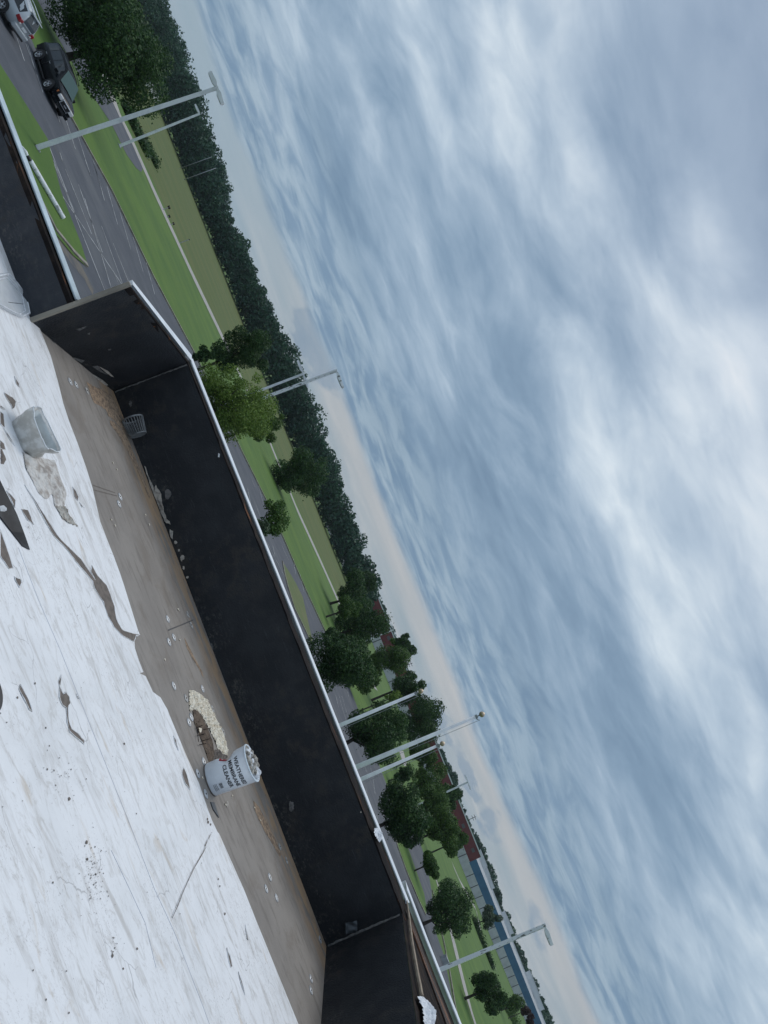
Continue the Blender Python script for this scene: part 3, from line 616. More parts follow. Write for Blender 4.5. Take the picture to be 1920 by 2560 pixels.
# ================================================================== POLES
def lamp_post(base, top, r0, r1, label, heads=(), m='pole_white', square=True, arm=0.0, headlen=.7, headw=.3, group='light poles'):
    """heads: directions in degrees (world) that lamp boxes point to"""
    x, y = base; root = empty('lamp_post', (x, y, 0), label, 'lamp post', group); r0 *= .88; r1 *= .86; headlen *= .9; headw *= .85
    dxy = Vector((top[0]-x, top[1]-y, top[2])); n = 4 if square else 12
    mb = MB(); mb.tube([(0, 0, 0), dxy*.5, dxy], [r0*(1.3 if square else 1), (r0+r1)/2*(1.3 if square else 1), r1*(1.3 if square else 1)], n); mb.build('pole', m, root, smooth=not square)
    mb = MB(); mb.box((-r0*1.6, -r0*1.6, 0), (r0*1.6, r0*1.6, .06)); mb.lathe([(.001, .1), (.05, .1), (.05, .0)], 8, (r0*1.2, r0*1.2, .02)); mb.build('base_plate', 'pole_grey', root)
    for a in heads:
        R_ = Matrix.Translation(dxy) @ Matrix.Rotation(rad(a), 4, 'Z')
        if arm: 
            am = MB(); am.box((0, -r1*.7, -.12), (arm, r1*.7, -.02), M=R_); am.build('arm', m, root)
        hb = MB(); s = headlen; h = headw/2
        vs = [(arm, -h*.6, -.16), (arm, h*.6, -.16), (arm+s*.25, h, -.20), (arm+s, h, -.18), (arm+s, -h, -.18), (arm+s*.25, -h, -.20),
              (arm, -h*.5, .0), (arm, h*.5, .0), (arm+s*.25, h*.9, .03), (arm+s, h*.8, -.02), (arm+s, -h*.8, -.02), (arm+s*.25, -h*.9, .03)]
        vs = [R_ @ Vector(q) for q in vs]
        hb.add(vs, [(0, 1, 2, 3, 4, 5)[::-1], (6, 7, 8, 9, 10, 11)] + [(k, (k+1) % 6, 6+(k+1) % 6, 6+k) for k in range(6)])
        ho = hb.build('lamp_head', m, root)
        gl = MB(); gl.box((arm+s*.28, -h*.75, -.215), (arm+s*.94, h*.75, -.195), M=R_); gl.build('lens', 'lamp_glass', ho)
    return root
def pole_at(base_px, top_px, y=None):
    if y is None: b = G(*base_px); y = b[1]
    else: b = Dp(*base_px, y)[:2]
    t_ = Dp(*top_px, y); return (b[0], y), (b[0]*.5+t_[0]*.5 if False else t_[0], y, t_[2])
b, t_ = pole_at((89, 370), (546, 219)); lamp_post(b, t_, .125, .095, 'tall white square light pole with two heads, nearest at the left', (8, 188), arm=.12, headlen=.72, headw=.26)
b, t_ = pole_at((298, 365), (500, 284)); lamp_post(b, t_, .15, .11, 'shorter white light pole beyond the verge, right of the tall two-headed one', (172,), arm=.2, headlen=1.0, headw=.4)
b, t_ = pole_at((640, 1000), (843, 926), 51); lamp_post(b, t_, .125, .10, 'worn white light pole rising out of the yellow-green tree', (-18,), 'pole_worn', arm=.25, headlen=1.3, headw=.5)
b, t_ = pole_at((640, 980), (760, 934), 62); lamp_post(b, t_, .11, .09, 'white light pole with two arms just behind the worn one', (10, 190), arm=.25, headlen=1.1, headw=.35)
b, t_ = pole_at((1050, 2444), (1364, 2313), 38); lamp_post(b, t_, .125, .10, 'tall worn white light pole at the right end of the parapet', (-20,), 'pole_worn', arm=.18, headlen=.85, headw=.36)
b, t_ = pole_at((1085, 1996), (1171, 1955), 118); lamp_post(b, t_, .17, .13, 'small far light pole between the flagpoles and the big right tree', (15, 195), arm=.5, headlen=1.1, headw=.4)
b, t_ = pole_at((930, 1596), (984, 1574), 175); lamp_post(b, t_, .18, .14, 'small far light pole before the red wall left of the flagpoles', (15, 195), arm=.6, headlen=1.2, headw=.5)
b, t_ = pole_at((463, 448), (540, 420), 240); lamp_post(b, t_, .13, .10, 'thin grey pole right of its twin before the far wood', (), 'pole_grey', square=False, group='thin poles before the wood')
b, t_ = pole_at((460, 417), (530, 392), 244); lamp_post(b, t_, .09, .07, 'thin grey pole left of its twin before the far wood', (), 'pole_grey', square=False, group='thin poles before the wood')
def flagpole(base_px, top_px, y, r, label):
    b, t_ = pole_at(base_px, top_px, y); root = empty('flagpole', (b[0], y, 0), label, 'flagpole', 'flagpoles before the parapet')
    d = Vector((t_[0]-b[0], 0, t_[2])) if False else Vector((t_[0]-b[0], 0, t_[2]))
    k = d.z
    mb = MB(); mb.tube([(0, 0, 0), d*.55, d], [r*1.25, r*1.05, r*.68], 14); mb.build('pole', 'pole_white', root, smooth=True)
    mb = MB(); mb.tube([d, d+Vector((0, 0, .14))], [r*.28, r*.28], 8); mb.box((-r*.7+d.x, -r*.7, d.z-.02), (r*.7+d.x, r*.7, d.z+.05)); mb.tube([d+Vector((r*.5, -r, -.02)), d+Vector((r*1.7, -r, .06))], r*.22, 6); mb.build('truck', 'pole_grey', root)
    sp_ = bmesh.new(); bmesh.ops.create_uvsphere(sp_, u_segments=20, v_segments=12, radius=r*1.25); me = bpy.data.meshes.new('ball'); sp_.to_mesh(me); sp_.free()
    link('ball', me, 'gold', root, (d.x, 0, d.z+.14+r*1.0), True)
    mb = MB(); mb.tube([(r*1.5, -r*1.3, 1.2), (d.x+r*1.6, -r, d.z)], .008, 5); mb.build('halyard', 'pole_grey', root)
flagpole((842, 1818), (1038, 1734), 24, .068, 'shortest-looking left flagpole with a tan ball')
flagpole((883, 1921), (1190, 1792), 24, .078, 'tallest flagpole, middle one of three')
flagpole((896, 1956), (1092, 1865), 24.5, .068, 'right flagpole standing close beside the tallest')
def utility(base_px, top_px, y, label):
    b, t_ = pole_at(base_px, top_px, y); root = empty('utility_pole', (b[0], y, 0), label, 'utility pole', 'utility poles behind the long building')
    mb = MB(); mb.tube([(0, 0, 0), (0, 0, t_[2])], [.22, .16], 8); mb.build('pole', 'bark', root)
    for k in (0, 1.4): mb = MB(); mb.box((-1.6, -.1, t_[2]-.9-k), (1.6, .1, t_[2]-.65-k)); mb.build('crossarm', 'bark', root)
utility((1170, 2050), (1191, 2043), 420, 'far utility pole with crossarms behind the red wall')
utility((1115, 1916), (1126, 1912), 420, 'tiny far utility pole left of the other one')
utility((1018, 1663), (1031, 1657), 400, 'faint far utility pole above the left end of the red wall')

# little signs beside the pale path
def sign(px, w_, h_, label, m='wood_dark'):
    b = G(*px); root = empty('road_sign', (*b, 0), label, 'sign', 'small dark signs by the pale path', rad(-10))
    mb = MB(); mb.tube([(0, 0, 0), (0, 0, h_)], .05, 6); mb.build('post', 'pole_grey', root)
    mb = MB(); mb.box((-w_/2, -.04, h_-w_*.6), (w_/2, .04, h_)); mb.build('panel', m, root, bevel=.01)
for px, w_, h_, lb in (((407, 524), .5, 1.05, 'widest dark sign beside the pale path'), ((417, 543), .4, .5, 'low dark sign just right of the widest one'), ((426, 562), .4, .6, 'third dark sign along the pale path'), ((448, 608), .2, 1.6, 'thin dark post sign farther along the pale path')): sign(px, w_, h_, lb)

# corrugated drain pipe on the grass strip
p0 = Vector((*G(75, 402, .15), .16)); p1 = Vector((*G(158, 545, .15), .16)); mb = MB(); pts = []; rs = []
Lp = (p1-p0).length; k = 0; N = 90
for i in range(N+1):
    q = p0.lerp(p1, i/N)-p0; pts.append(q+Vector((0, 0, 0))); rs.append(.105+.010*(i % 2))
root = empty('drain_pipe', tuple(p0), 'white corrugated drain pipe lying on the grass strip', 'pipe')
MATS['pipe_white'] = mat('pipe_white', (.74, .75, .76), .5, (.30, .31, .31), 3.5, (.50, .66))
mb.tube(pts, rs, 12); mb.build('pipe', 'pipe_white', root)
mb = MB(); q = (p0-p1).normalized(); mb.tube([Vector((0, 0, 0)), q*.12, q*.24], [.07, .085, .07], 10); mb.build('coupling', 'trim', root)
mb = MB(); mb.tube([q*.24, q*.42+Vector((.03, 0, .01)), q*.62+Vector((-.04, .03, 0))], [.07, .085, .02], 8); mb.build('torn_sleeve', 'pipe_white', root)
# service cabinet by the right drive
b = G(1104, 2404); root = empty('service_cabinet', (*b, 0), 'small grey service cabinet beside the driveway kerb', 'cabinet', None, rad(12))
root.scale = (.65, .65, .65)
mb = MB(); mb.box((-.8, -.35, 0), (.8, .35, .12)); mb.build('plinth', 'concrete', root)
mb = MB(); mb.box((-.7, -.3, .12), (-.02, .3, .95)); mb.box((.02, -.3, .12), (.7, .3, .95)); mb.build('body', 'roof_grey', root, bevel=.02)
mb = MB(); mb.box((-.74, -.34, .95), (.74, .34, 1.02)); mb.build('lid', 'roof_grey', root, bevel=.02)

# ================================================================== CARS (x forward, built at the origin)
def car(kind, label, loc, rz):
    root = empty('parked_car', (*loc, .0), label, 'car', 'cars parked in the car park', rz)
    if kind == 'black':   # full-size SUV
        S_ = [(-2.62, .78, .50, .95, 1.00, .70), (-2.56, .95, .34, 1.08, 1.62, .60), (-2.44, .98, .30, 1.10, 1.86, .66), (-1.6, 1.0, .26, 1.10, 1.93, .72), (-.3, 1.0, .26, 1.09, 1.93, .72), (.42, 1.0, .26, 1.08, 1.86, .70), (1.28, .99, .27, 1.10, 1.16, .80), (2.05, .97, .30, 1.06, 1.10, .80), (2.42, .90, .38, .98, 1.02, .72), (2.54, .70, .50, .86, .90, .60)]
        pm_, wb, wr = 'paint_black', (-1.47, 1.50), .40
    else:
        S_ = [(-2.42, .80, .48, .95, 1.0, .74), (-2.36, .93, .36, 1.06, 1.30, .74), (-2.12, .95, .30, 1.08, 1.72, .64), (-1.3, .96, .26, 1.06, 1.80, .68), (-.2, .96, .26, 1.04, 1.80, .68), (.45, .96, .26, 1.03, 1.72, .66), (1.25, .95, .28, 1.06, 1.12, .76), (1.9, .93, .32, 1.0, 1.04, .76), (2.22, .86, .40, .92, .96, .66), (2.34, .66, .5, .82, .86, .55)]
        pm_, wb, wr = 'paint_silver', (-1.38, 1.40), .37
    mb = MB(); rings = []
    for (x, hw, zb, zw, zr, rw) in S_:
        half = [(0, zb), (hw*.80, zb), (hw*.97, zb+.14), (hw, (zb+zw)/2+.05), (hw*.985, zw-.06), (hw*.95, zw), (rw+.04 if zr-zw > .2 else rw+.1, max(zw+.02, zr-.10)), (rw*.85, zr-.02), (0, zr+.02)]
        ring = [(x, y, z) for y, z in half] + [(x, -y, z) for y, z in half[-2:0:-1]]
        rings.append(ring)
    n = len(rings[0]); vs = [p for r_ in rings for p in r_]
    fs = [(i*n+k, i*n+(k+1) % n, (i+1)*n+(k+1) % n, (i+1)*n+k) for i in range(len(rings)-1) for k in range(n)] + [tuple(range(n)), tuple((len(rings)-1)*n+k for k in range(n))]
    mb.add(vs, fs)
    body = mb.build('body', pm_, root, smooth=True)
    for sy in (1, -1):
        for wx in wb:      # wheel arches as dark discs, set proud of the flank
            hw = 1.0 if kind == 'black' else .96
            ar = MB(); ar.tube([(wx, sy*(hw-.10), wr), (wx, sy*(hw+.006), wr)], wr*1.16, 28); ar.build('wheel_arch', 'trim', root)
            wh = bpy.data.objects.new('wheel', None); C.objects.link(wh); wh.parent = root; wh.location = (wx, sy*(hw-.10), wr)
            t2 = MB(); prof_ = [(wr*.62, -.12), (wr*.93, -.12), (wr, -.08), (wr, .08), (wr*.93, .125), (wr*.62, .125)]
            t2.lathe(prof_, 30); o = t2.build('tyre', 'tyre', wh, smooth=True); o.rotation_euler = (-sy*PI/2, 0, 0)
            rm = MB(); rm.lathe([(wr*.64, .10), (wr*.64, .135), (wr*.57, .13), (wr*.57, .05)], 30); rm.lathe([(.001, .14), (wr*.16, .13), (wr*.16, .05)], 12)
            for k in range(5):
                a = 2*PI*k/5; c_, s2 = math.cos(a), math.sin(a); M_ = Matrix.Rotation(a, 4, 'Z')
                rm.box((wr*.1, -wr*.10, .085), (wr*.60, wr*.10, .125), M=M_)
            o = rm.build('rim', 'chrome', wh); o.rotation_euler = (-sy*PI/2, 0, 0)
            dk = MB(); dk.lathe([(.001, .04), (wr*.63, .04)], 24); o = dk.build('brake_disc', 'trim', wh); o.rotation_euler = (-sy*PI/2, 0, 0)
    # glass: project panels just outside the body surface by interpolation of sections
    def sec(x):
        for a, b_ in zip(S_, S_[1:]):
            if a[0] <= x <= b_[0]:
                t_ = (x-a[0])/(b_[0]-a[0]); return [a[i]*(1-t_)+b_[i]*t_ for i in range(6)]
        return list(S_[0] if x < S_[0][0] else S_[-1])
    def side(x, f_, sy, off=.008):
        _, hw, zb, zw, zr, rw = sec(x); y0_, z0_ = hw*.95, zw; y1_, z1_ = rw+.04, max(zw+.02, zr-.10)
        return (x, sy*(y0_*(1-f_)+y1_*f_+off), z0_*(1-f_)+z1_*f_+off*.4)
    wins = ([(-2.35, -1.55), (-1.50, -.55), (-.48, .50)] if kind == 'black' else [(-2.02, -1.28), (-1.22, -.42), (-.35, .52)])
    for sy in (1, -1):
        for j, (a, b_) in enumerate(wins):
            xs = np.linspace(a, b_, 5); vv = [side(x, .08, sy) for x in xs]; uu = [side(x if not (j == 2 and i == 4) else x-.06, .88, sy) for i, x in enumerate(xs)]
            if j == 2: vv.append(side(b_+.42, .08, sy)); uu.append(side(b_+.05, .86, sy))
            mm = MB(); k = len(vv); mm.add(vv+uu, [(i, i+1, k+i+1, k+i) for i in range(k-1)]); mm.build('side_window', 'glass', root, smooth=True)
        for xx in (wins[0][1]+.03, wins[1][1]+.03):
            mm = MB(); hw = 1.0 if kind == 'black' else .96
            mm.box((xx-.008, sy*(hw-.012), .42), (xx+.008, sy*(hw+.004), 1.0)); mm.build('door_seam', 'trim', root)
            mm = MB(); mm.box((xx+.06, sy*hw-.02 if sy > 0 else -hw-.03, .90), (xx+.26, sy*hw+.03 if sy > 0 else -hw+.02, .94)); mm.build('door_handle', 'chrome' if kind == 'black' else 'paint_silver', root, bevel=.008)
        mm = MB(); mm.box((.62, sy*1.0-.02 if sy > 0 else -1.24, 1.10), (.80, sy*1.24 if sy > 0 else -.98, 1.30)); mm.build('wing_mirror', pm_, root, bevel=.04)
        mm = MB(); hw = 1.0 if kind == 'black' else .96; mm.box((wb[0]+.5, sy*hw-.06, .22), (wb[1]-.5, sy*hw+.05, .29)); mm.build('side_step', 'trim', root, bevel=.01)
        mm = MB(); mm.tube([(-2.0, sy*.62, (1.97 if kind == 'black' else 1.84)), (-.9, sy*.64, (2.02 if kind == 'black' else 1.89)), (.2, sy*.62, (1.97 if kind == 'black' else 1.84))], .022, 6); mm.build('roof_rail', 'trim' if kind == 'black' else 'chrome', root)
    # windscreen and rear glass
    i5, i6 = S_[5], S_[6]
    def scr(a, b_, f0, f1, inset, off):
        x0_, x1_ = a[0]*(1-f0)+b_[0]*f0, a[0]*(1-f1)+b_[0]*f1; z0_, z1_ = (a[4]*(1-f0)+b_[4]*f0)+off+.02, (a[4]*(1-f1)+b_[4]*f1)+off+.02
        w0, w1 = (a[5]*(1-f0)+b_[5]*f0)-inset, (a[5]*(1-f1)+b_[5]*f1)-inset*.2
        return [(x0_, -w0, z0_-.02), (x0_, 0, z0_+.02), (x0_, w0, z0_-.02), (x1_, w1, z1_-.02), (x1_+.02, 0, z1_+.02), (x1_, -w1, z1_-.02)]
    mm = MB(); mm.add(scr(i5, i6, .04, .95, .02, .012), [(0, 1, 4, 5), (1, 2, 3, 4)]); mm.build('windscreen', 'screen_glass', root, smooth=True)
    a, b_ = (S_[1], S_[2])
    if kind == 'black':
        mm = MB(); mm.box((-2.60, -.62, 1.18), (-2.555, .62, 1.60)); mm.build('rear_window', 'glass', root, bevel=.01)
        for sy in (1, -1):
            mm = MB(); mm.box((2.30, sy*.62-.18, .74), (2.555, sy*.62+.20, .98)) if sy > 0 else mm.box((2.30, -.82, .74), (2.555, -.44, .98)); hl = mm.build('headlight', 'headlight', root, bevel=.04)
            mm = MB(); mm.box((2.18, sy*.83-.02, .78), (2.33, sy*.83+.08, .95)) if sy > 0 else mm.box((2.18, -.93, .78), (2.33, -.81, .95)); mm.build('indicator', 'amber', hl, bevel=.02)
        mm = MB(); mm.box((2.50, -.44, .60), (2.60, .44, .98)); gr = mm.build('grille', 'chrome', root, bevel=.03)
        mm = MB(); mm.box((2.60, -.38, .65), (2.612, .38, .93)); [mm.box((2.612, -.36, .68+.055*k), (2.62, .36, .695+.055*k)) for k in range(5)]; mm.build('grille_mesh', 'trim', gr)
        mm = MB(); mm.box((2.612, -.13, .75), (2.625, .13, .82)); mm.build('badge', 'chrome', gr, bevel=.01)
        mm = MB(); mm.box((2.30, -.88, .34), (2.64, .88, .56)); mm.build('bumper', 'paint_black', root, bevel=.06)
        mm = MB(); mm.box((2.64, -.45, .38), (2.655, .45, .48)); mm.build('air_intake', 'trim', root)
        mm = MB(); mm.box((-2.70, -.88, .38), (-2.40, .88, .62)); mm.build('bumper', 'paint_black', root, bevel=.06)
        mm = MB(); mm.add([(1.15, -.62, 1.185), (2.2, -.66, 1.115), (2.2, -.62, 1.125), (1.15, -.58, 1.20)], [(0, 1, 2, 3)]); mm.build('bonnet_crease', 'trim', root)
    else:
        mm = MB(); mm.add([(-2.385, -.62, 1.28), (-2.385, .62, 1.28), (-2.16, .56, 1.66), (-2.16, -.56, 1.66)], [(0, 1, 2, 3)]); mm.add([(-2.43, -.60, 1.09), (-2.43, .60, 1.09), (-2.385, .62, 1.28), (-2.385, -.62, 1.28)], [(0, 1, 2, 3)]); mm.build('rear_window', 'glass', root)
        for sy in (1, -1):
            lo, hi = sorted((sy*.60, sy*.97)); mm = MB(); mm.box((-2.46, lo, .86), (-2.12, hi, 1.10)); tl = mm.build('tail_light', 'tail_red', root, bevel=.04)
            lo, hi = sorted((sy*.62, sy*.78)); mm = MB(); mm.box((-2.475, lo, .84), (-2.40, hi, .93)); mm.build('reversing_light', 'headlight', tl, bevel=.01)
        mm = MB(); mm.box((-2.46, -.60, .98), (-2.40, .60, 1.05)); mm.build('chrome_strip', 'chrome', root, bevel=.01)
        mm = MB(); mm.box((-2.455, -.26, .76), (-2.43, .26, .90)); mm.build('number_plate', 'plastic_white', root, bevel=.005)
        mm = MB(); mm.box((-2.54, -.88, .40), (-2.25, .88, .70)); mm.build('bumper', 'paint_silver', root, bevel=.06)
        mm = MB(); mm.box((-2.53, -.80, .30), (-2.28, .80, .40)); mm.build('bumper_skirt', 'trim', root, bevel=.02)
        mm = MB(); mm.box((-2.30, -.62, 1.75), (-1.98, .62, 1.80)); mm.build('spoiler', 'paint_silver', root, bevel=.02)
        for sy in (1, -1): lo, hi = sorted((sy*.5, sy*.82)); mm = MB(); mm.box((2.12, lo, .68), (2.32, hi, .86)); mm.build('headlight', 'headlight', root, bevel=.03)
    root.scale = (.93, .93, .93)
    return root
a = Vector(G(81, 137)); b = Vector(G(105, 217)); d = (b-a).normalized(); mid = (a+b)/2; nl = Vector((-d.y, d.x))
car('black', 'shiny black SUV with chrome grille facing right, parked by the verge', mid+nl*.95, math.atan2(d.y, d.x))
ra = Vector(G(22, 62, .3)); rb = Vector(G(62, 118, .3)); d2 = (rb-ra).normalized(); back = Vector((d2.y, -d2.x))
if back.y > 0: pass
head = -Vector((d2.y, -d2.x)); cen = (ra+rb)/2+head*2.45
car('silver', 'silver SUV seen from behind at the upper left corner, red tail lights', cen, math.atan2(head.y, head.x))

# ================================================================== THE ROOF WE STAND ON
RZ = EYE-1.75; WT = RZ+.83
ROOF_Y0 = -3.0
deckp = [(-12, ROOF_Y0), (3.55, ROOF_Y0), (3.9, 7.40), (-2.26, 7.73), (-2.50, 5.88), (-12, 6.35)]
sheet('roof_deck', deckp, RZ, 'deck', 'tan rubber roof deck')
# walls
def wall_plane(u, v, off=.004):
    d = ray(u, v); P0 = np.array([-2.26, 7.71, 0]); D0 = np.array([6.16, -.33, 0]); N0 = np.array([-.33, -6.16, 0]); N0 /= np.linalg.norm(N0)
    P0 = P0+N0*off; t_ = (P0-np.array([0, 0, EYE]))@N0/(d@N0); p = d*t_+np.array([0, 0, EYE]); return tuple(map(float, p))
def wall_seg(root, name, a, b, z0, z1, th, m, back=None):
    a, b = Vector(a), Vector(b); d = (b-a).normalized(); nn = Vector((-d.y, d.x))
    mb = MB(); N_ = max(2, int((b-a).length/.12)); H_ = 8; vs = []; rn = random.Random(len(name)+int(a.x*10))
    for i in range(N_+1):
        for j in range(H_+1):
            p = a.lerp(b, i/N_); z = z0+(z1-z0)*j/H_; o_ = .010*mnoise.noise(Vector((p.x*1.3, p.y*1.3, z*2.0))) if 0 < j < H_ else 0
            vs.append((p.x-nn.x*o_, p.y-nn.y*o_, z))
    fs = [(i*(H_+1)+j, (i+1)*(H_+1)+j, (i+1)*(H_+1)+j+1, i*(H_+1)+j+1) for i in range(N_) for j in range(H_)]
    mb.add(vs, fs)
    return mb.build(name, m, root, smooth=True)
par = empty('roof_parapet', (0, 7.6, RZ), 'black rubber-faced roof parapet with rotten wood top and white metal edge', 'parapet wall')
par.location = (0, 0, 0)
C0, C1, C2, C3 = (-2.49, 5.88), (-2.26, 7.71), (3.90, 7.38), (3.55, ROOF_Y0)
wall_seg(par, 'rubber_facing', C0, C1, RZ-.01, WT, .1, 'rubber')
wall_seg(par, 'rubber_facing', C1, C2, RZ-.01, WT, .1, 'rubber')
wall_seg(par, 'rubber_facing', C2, C3, RZ-.01, WT, .1, 'rubber')
# tops: inner nailer and outer metal
def top_strip(root, name, pin, pout, z, m, th=.03, jit=0.0, seed=2, step=.08):
    rn = random.Random(seed)
    def res(pts):
        out = []
        for a, b in zip(pts, pts[1:]):
            a, b = Vector(a), Vector(b); n_ = max(1, int((b-a).length/step)) if jit else 1
            out += [a.lerp(b, i/n_) for i in range(n_)]
        return out+[Vector(pts[-1])]
    I, O = res(pin), res(pout); n_ = min(len(I), len(O))
    if len(I) != len(O):
        O = [Vector((O[0].lerp(O[-1], i/(len(I)-1)))) for i in range(len(I))] if len(pout) == 2 else O
    n_ = min(len(I), len(O)); I, O = I[:n_-1]+[I[-1]], O[:n_-1]+[O[-1]]
    mb = MB(); vs = []
    for i in range(n_):
        j = Vector((rn.uniform(-jit, jit), rn.uniform(-jit, jit)))
        p = I[i]+j; zz = z+rn.uniform(-jit, jit)*.4
        vs += [(p.x, p.y, zz-th), (p.x, p.y, zz), (O[i].x, O[i].y, zz), (O[i].x, O[i].y, zz-th)]
    fs = []
    for i in range(n_-1):
        for k in range(3): fs.append((i*4+k, i*4+k+1, (i+1)*4+k+1, (i+1)*4+k))
    mb.add(vs, fs+[(0, 1, 2, 3), tuple((n_-1)*4+k for k in (3, 2, 1, 0))]); return mb.build(name, m, root)
YO = [(-2.37, 7.98), (-.8, 7.98), (.86, 8.06), (4.16, 8.02)]          # outer edge of the long wall
wm_in = [(-2.34, 7.86), (-.8, 7.90), (.86, 7.97), (4.10, 7.92)]
top_strip(par, 'wood_nailer', [(-2.26, 7.72), (4.0, 7.40)], [(-2.33, 7.87), (4.08, 7.93)], WT+.012, 'rotten_wood', .05, .012, 3)
mc = MB()
def coping(mb, pin, pout, z, lip=.05, bow=.0):
    n_ = len(pin)
    for (a, b, c, d_) in zip(pin, pin[1:], pout, pout[1:]):
        mb.add([(*a, z), (*b, z), (*d_, z+.012), (*c, z+.012)], [(0, 1, 2, 3)])
        mb.add([(*c, z+.012), (*d_, z+.012), (d_[0], d_[1]+.004, z-.14), (c[0], c[1]+.004, z-.14)], [(0, 1, 2, 3)])
        mb.add([(*a, z), (*b, z), (*b, z-.012), (*a, z-.012)], [(0, 1, 2, 3)])
def dent(pts, amp, seed):
    out = []
    for a, b in zip(pts, pts[1:]):
        n_ = 12; out += [(a[0]+(b[0]-a[0])*i/n_, a[1]+(b[1]-a[1])*i/n_+amp*mnoise.noise(Vector(((a[0]+(b[0]-a[0])*i/n_)*3.1, seed, 0)))) for i in range(n_)]
    return out+[pts[-1]]
coping(mc, dent(wm_in, .016, 1), dent(YO, .012, 2), WT+.035); mc.build('metal_coping', 'white_metal', par)
# return wall coping at the left end of the bay (runs towards us)
top_strip(par, 'wood_nailer', [(-2.485, 5.90), (-2.27, 7.72)], [(-2.515, 5.90), (-2.31, 7.86)], WT+.014, 'rotten_wood', .05, .004, 5)
mc = MB(); a0, a1, b0, b1 = (-2.505, 5.93), (-2.31, 7.87), (-2.545, 5.93), (-2.41, 7.98)
mc.add([(*a0, WT+.04), (*a1, WT+.04), (*b1, WT+.05), (*b0, WT+.05)], [(0, 1, 2, 3)]); mc.add([(*b0, WT+.05), (*b1, WT+.05), (*b1, WT-.2), (*b0, WT-.2)], [(0, 1, 2, 3)]); mc.add([(*a0, WT+.04), (*b0, WT+.05), (*b0, WT-.02), (*a0, WT-.02)], [(0, 1, 2, 3)])
mc.build('metal_coping', 'white_metal', par)
# flashed wall end
mb = MB(); mb.prism([(-2.518, 5.868), (-2.484, 5.862), (-2.484, 5.90), (-2.518, 5.90)], RZ, WT+.03); o = mb.build('caulked_corner', 'kerb', par)
# outer faces
mb = MB()
for a, b in (((-2.53, 5.90), (-2.40, 7.98)), ((-2.40, 7.98), (4.16, 8.04)), ((4.16, 8.04), (9, 8.3))):
    mb.add([(*a, 0), (*b, 0), (*b, WT-.1), (*a, WT-.1)], [(0, 1, 2, 3)])
mb.build('outer_wall', 'concrete', par)
# right end: broad wooden top
deck_top = [(3.90, 7.39), (4.08, 7.93), (4.14, 8.14), (5.0, 8.06), (6.6, 8.08), (6.6, ROOF_Y0), (3.55, ROOF_Y0)]
o = sheet('wood_deck', deck_top, WT+.004, 'wood_dark', parent=par)
rn = random.Random(8)
mat('rot_orange', (.155, .070, .038), .9, (.030, .022, .018), 2.2, amt=(.42, .58), bump=.8, bscale=30, stretch=(1.2, 6, 1), more=lambda q, vec, c, b: q.mix(q.smooth(q.noise(q.mapping(vec, scale=(3, 9, 1)), 2.0, 6, .7), .60, .68), c, (.26, .22, .17)))
for k, (a, b, w_) in enumerate((((4.02, 7.66), (4.9, 7.45), .06), ((4.2, 7.66), (6.4, 7.25), .34))):
    a, b = Vector(a), Vector(b); d_ = (b-a).normalized(); nn = Vector((-d_.y, d_.x))*w_
    poly = jag([tuple(a-nn*.3), tuple(b-nn), tuple(b+nn), tuple(a+nn*.3)], .02, 14, rn)
    sheet('split_plank', poly, WT+.018+.003*k, 'rot_orange', thick=.012, parent=par)
mc = MB(); coping(mc, [(4.08, 8.17), (4.6, 8.06), (5.9, 8.06), (6.6, 8.08)], [(4.02, 8.24), (4.7, 8.15), (5.9, 8.16), (6.6, 8.18)], WT+.06); mc.build('metal_coping', 'white_metal', par)
# weathered batten lying loose across the wood top
P_ = [G(*q, WT+.03) for q in zq(800, 2080, [(560, 440), (575, 560), (590, 700), (615, 850), (635, 960), (655, 1065)])]
bt = MB(); bt.tube([(*q, WT+.035) for q in P_], [.006, .014, .018, .018, .020, .020], 6); props(bt.build('batten', 'board'), 'thin weathered batten lying across the wooden parapet top', 'batten')
# low parapet left of the bay
lp = empty('low_parapet', (0, 0, 0), 'lower black-faced parapet with white metal edge at the upper left', 'parapet wall')
LZ = RZ+.36; l0, l1 = (-9.0, 6.22), (-2.50, 5.885)
wall_seg(lp, 'rubber_facing', l0, l1, RZ-.01, LZ, .1, 'rubber_low')
top_strip(lp, 'wood_nailer', [l0, (-2.51, 5.885)], [(-9.0, 6.34), (-2.56, 6.0)], LZ+.010, 'rotten_wood', .04, .003, 9)
mc = MB(); coping(mc, [(-9.0, 6.30), (-5, 6.10), (-2.565, 5.955)], [(-9.0, 6.40), (-5, 6.18), (-2.58, 6.05)], LZ+.035); mc.build('metal_coping', 'pale_metal', lp)
mb = MB(); mb.add([(-9, 6.39, 0), (-2.6, 6.05, 0), (-2.6, 6.05, LZ-.1), (-9, 6.39, LZ-.1)], [(0, 1, 2, 3)]); mb.build('outer_wall', 'concrete', lp)

# ---- stains and caulk on the wall (parts of the parapet)
def wall_patch(pts, m='caulk', amp=.012, n=3, seed=1, off=.014):
    W_ = [wall_plane(u, v, off) for u, v in pts]
    x0_ = Vector(W_[0]); D_ = Vector((6.16, -.33, 0)).normalized()
    loc2 = [((Vector(p)-x0_).dot(D_), p[2]) for p in W_]; loc2 = jag(loc2, amp, n, random.Random(seed))
    bm = bmesh.new(); vs = [bm.verts.new(tuple(Vector((x0_.x, x0_.y, 0))+D_*a_+Vector((0, 0, z)))) for a_, z in loc2]
    es = [bm.edges.new((vs[i], vs[(i+1) % len(vs)])) for i in range(len(vs))]; bmesh.ops.triangle_fill(bm, edges=es, use_beauty=True)
    me = bpy.data.meshes.new('stain'); bm.to_mesh(me); bm.free(); return link('caulk_stain', me, m, par)
z3 = lambda p: zq(0, 800, p)
z5 = lambda p: zq(0, 1200, p)
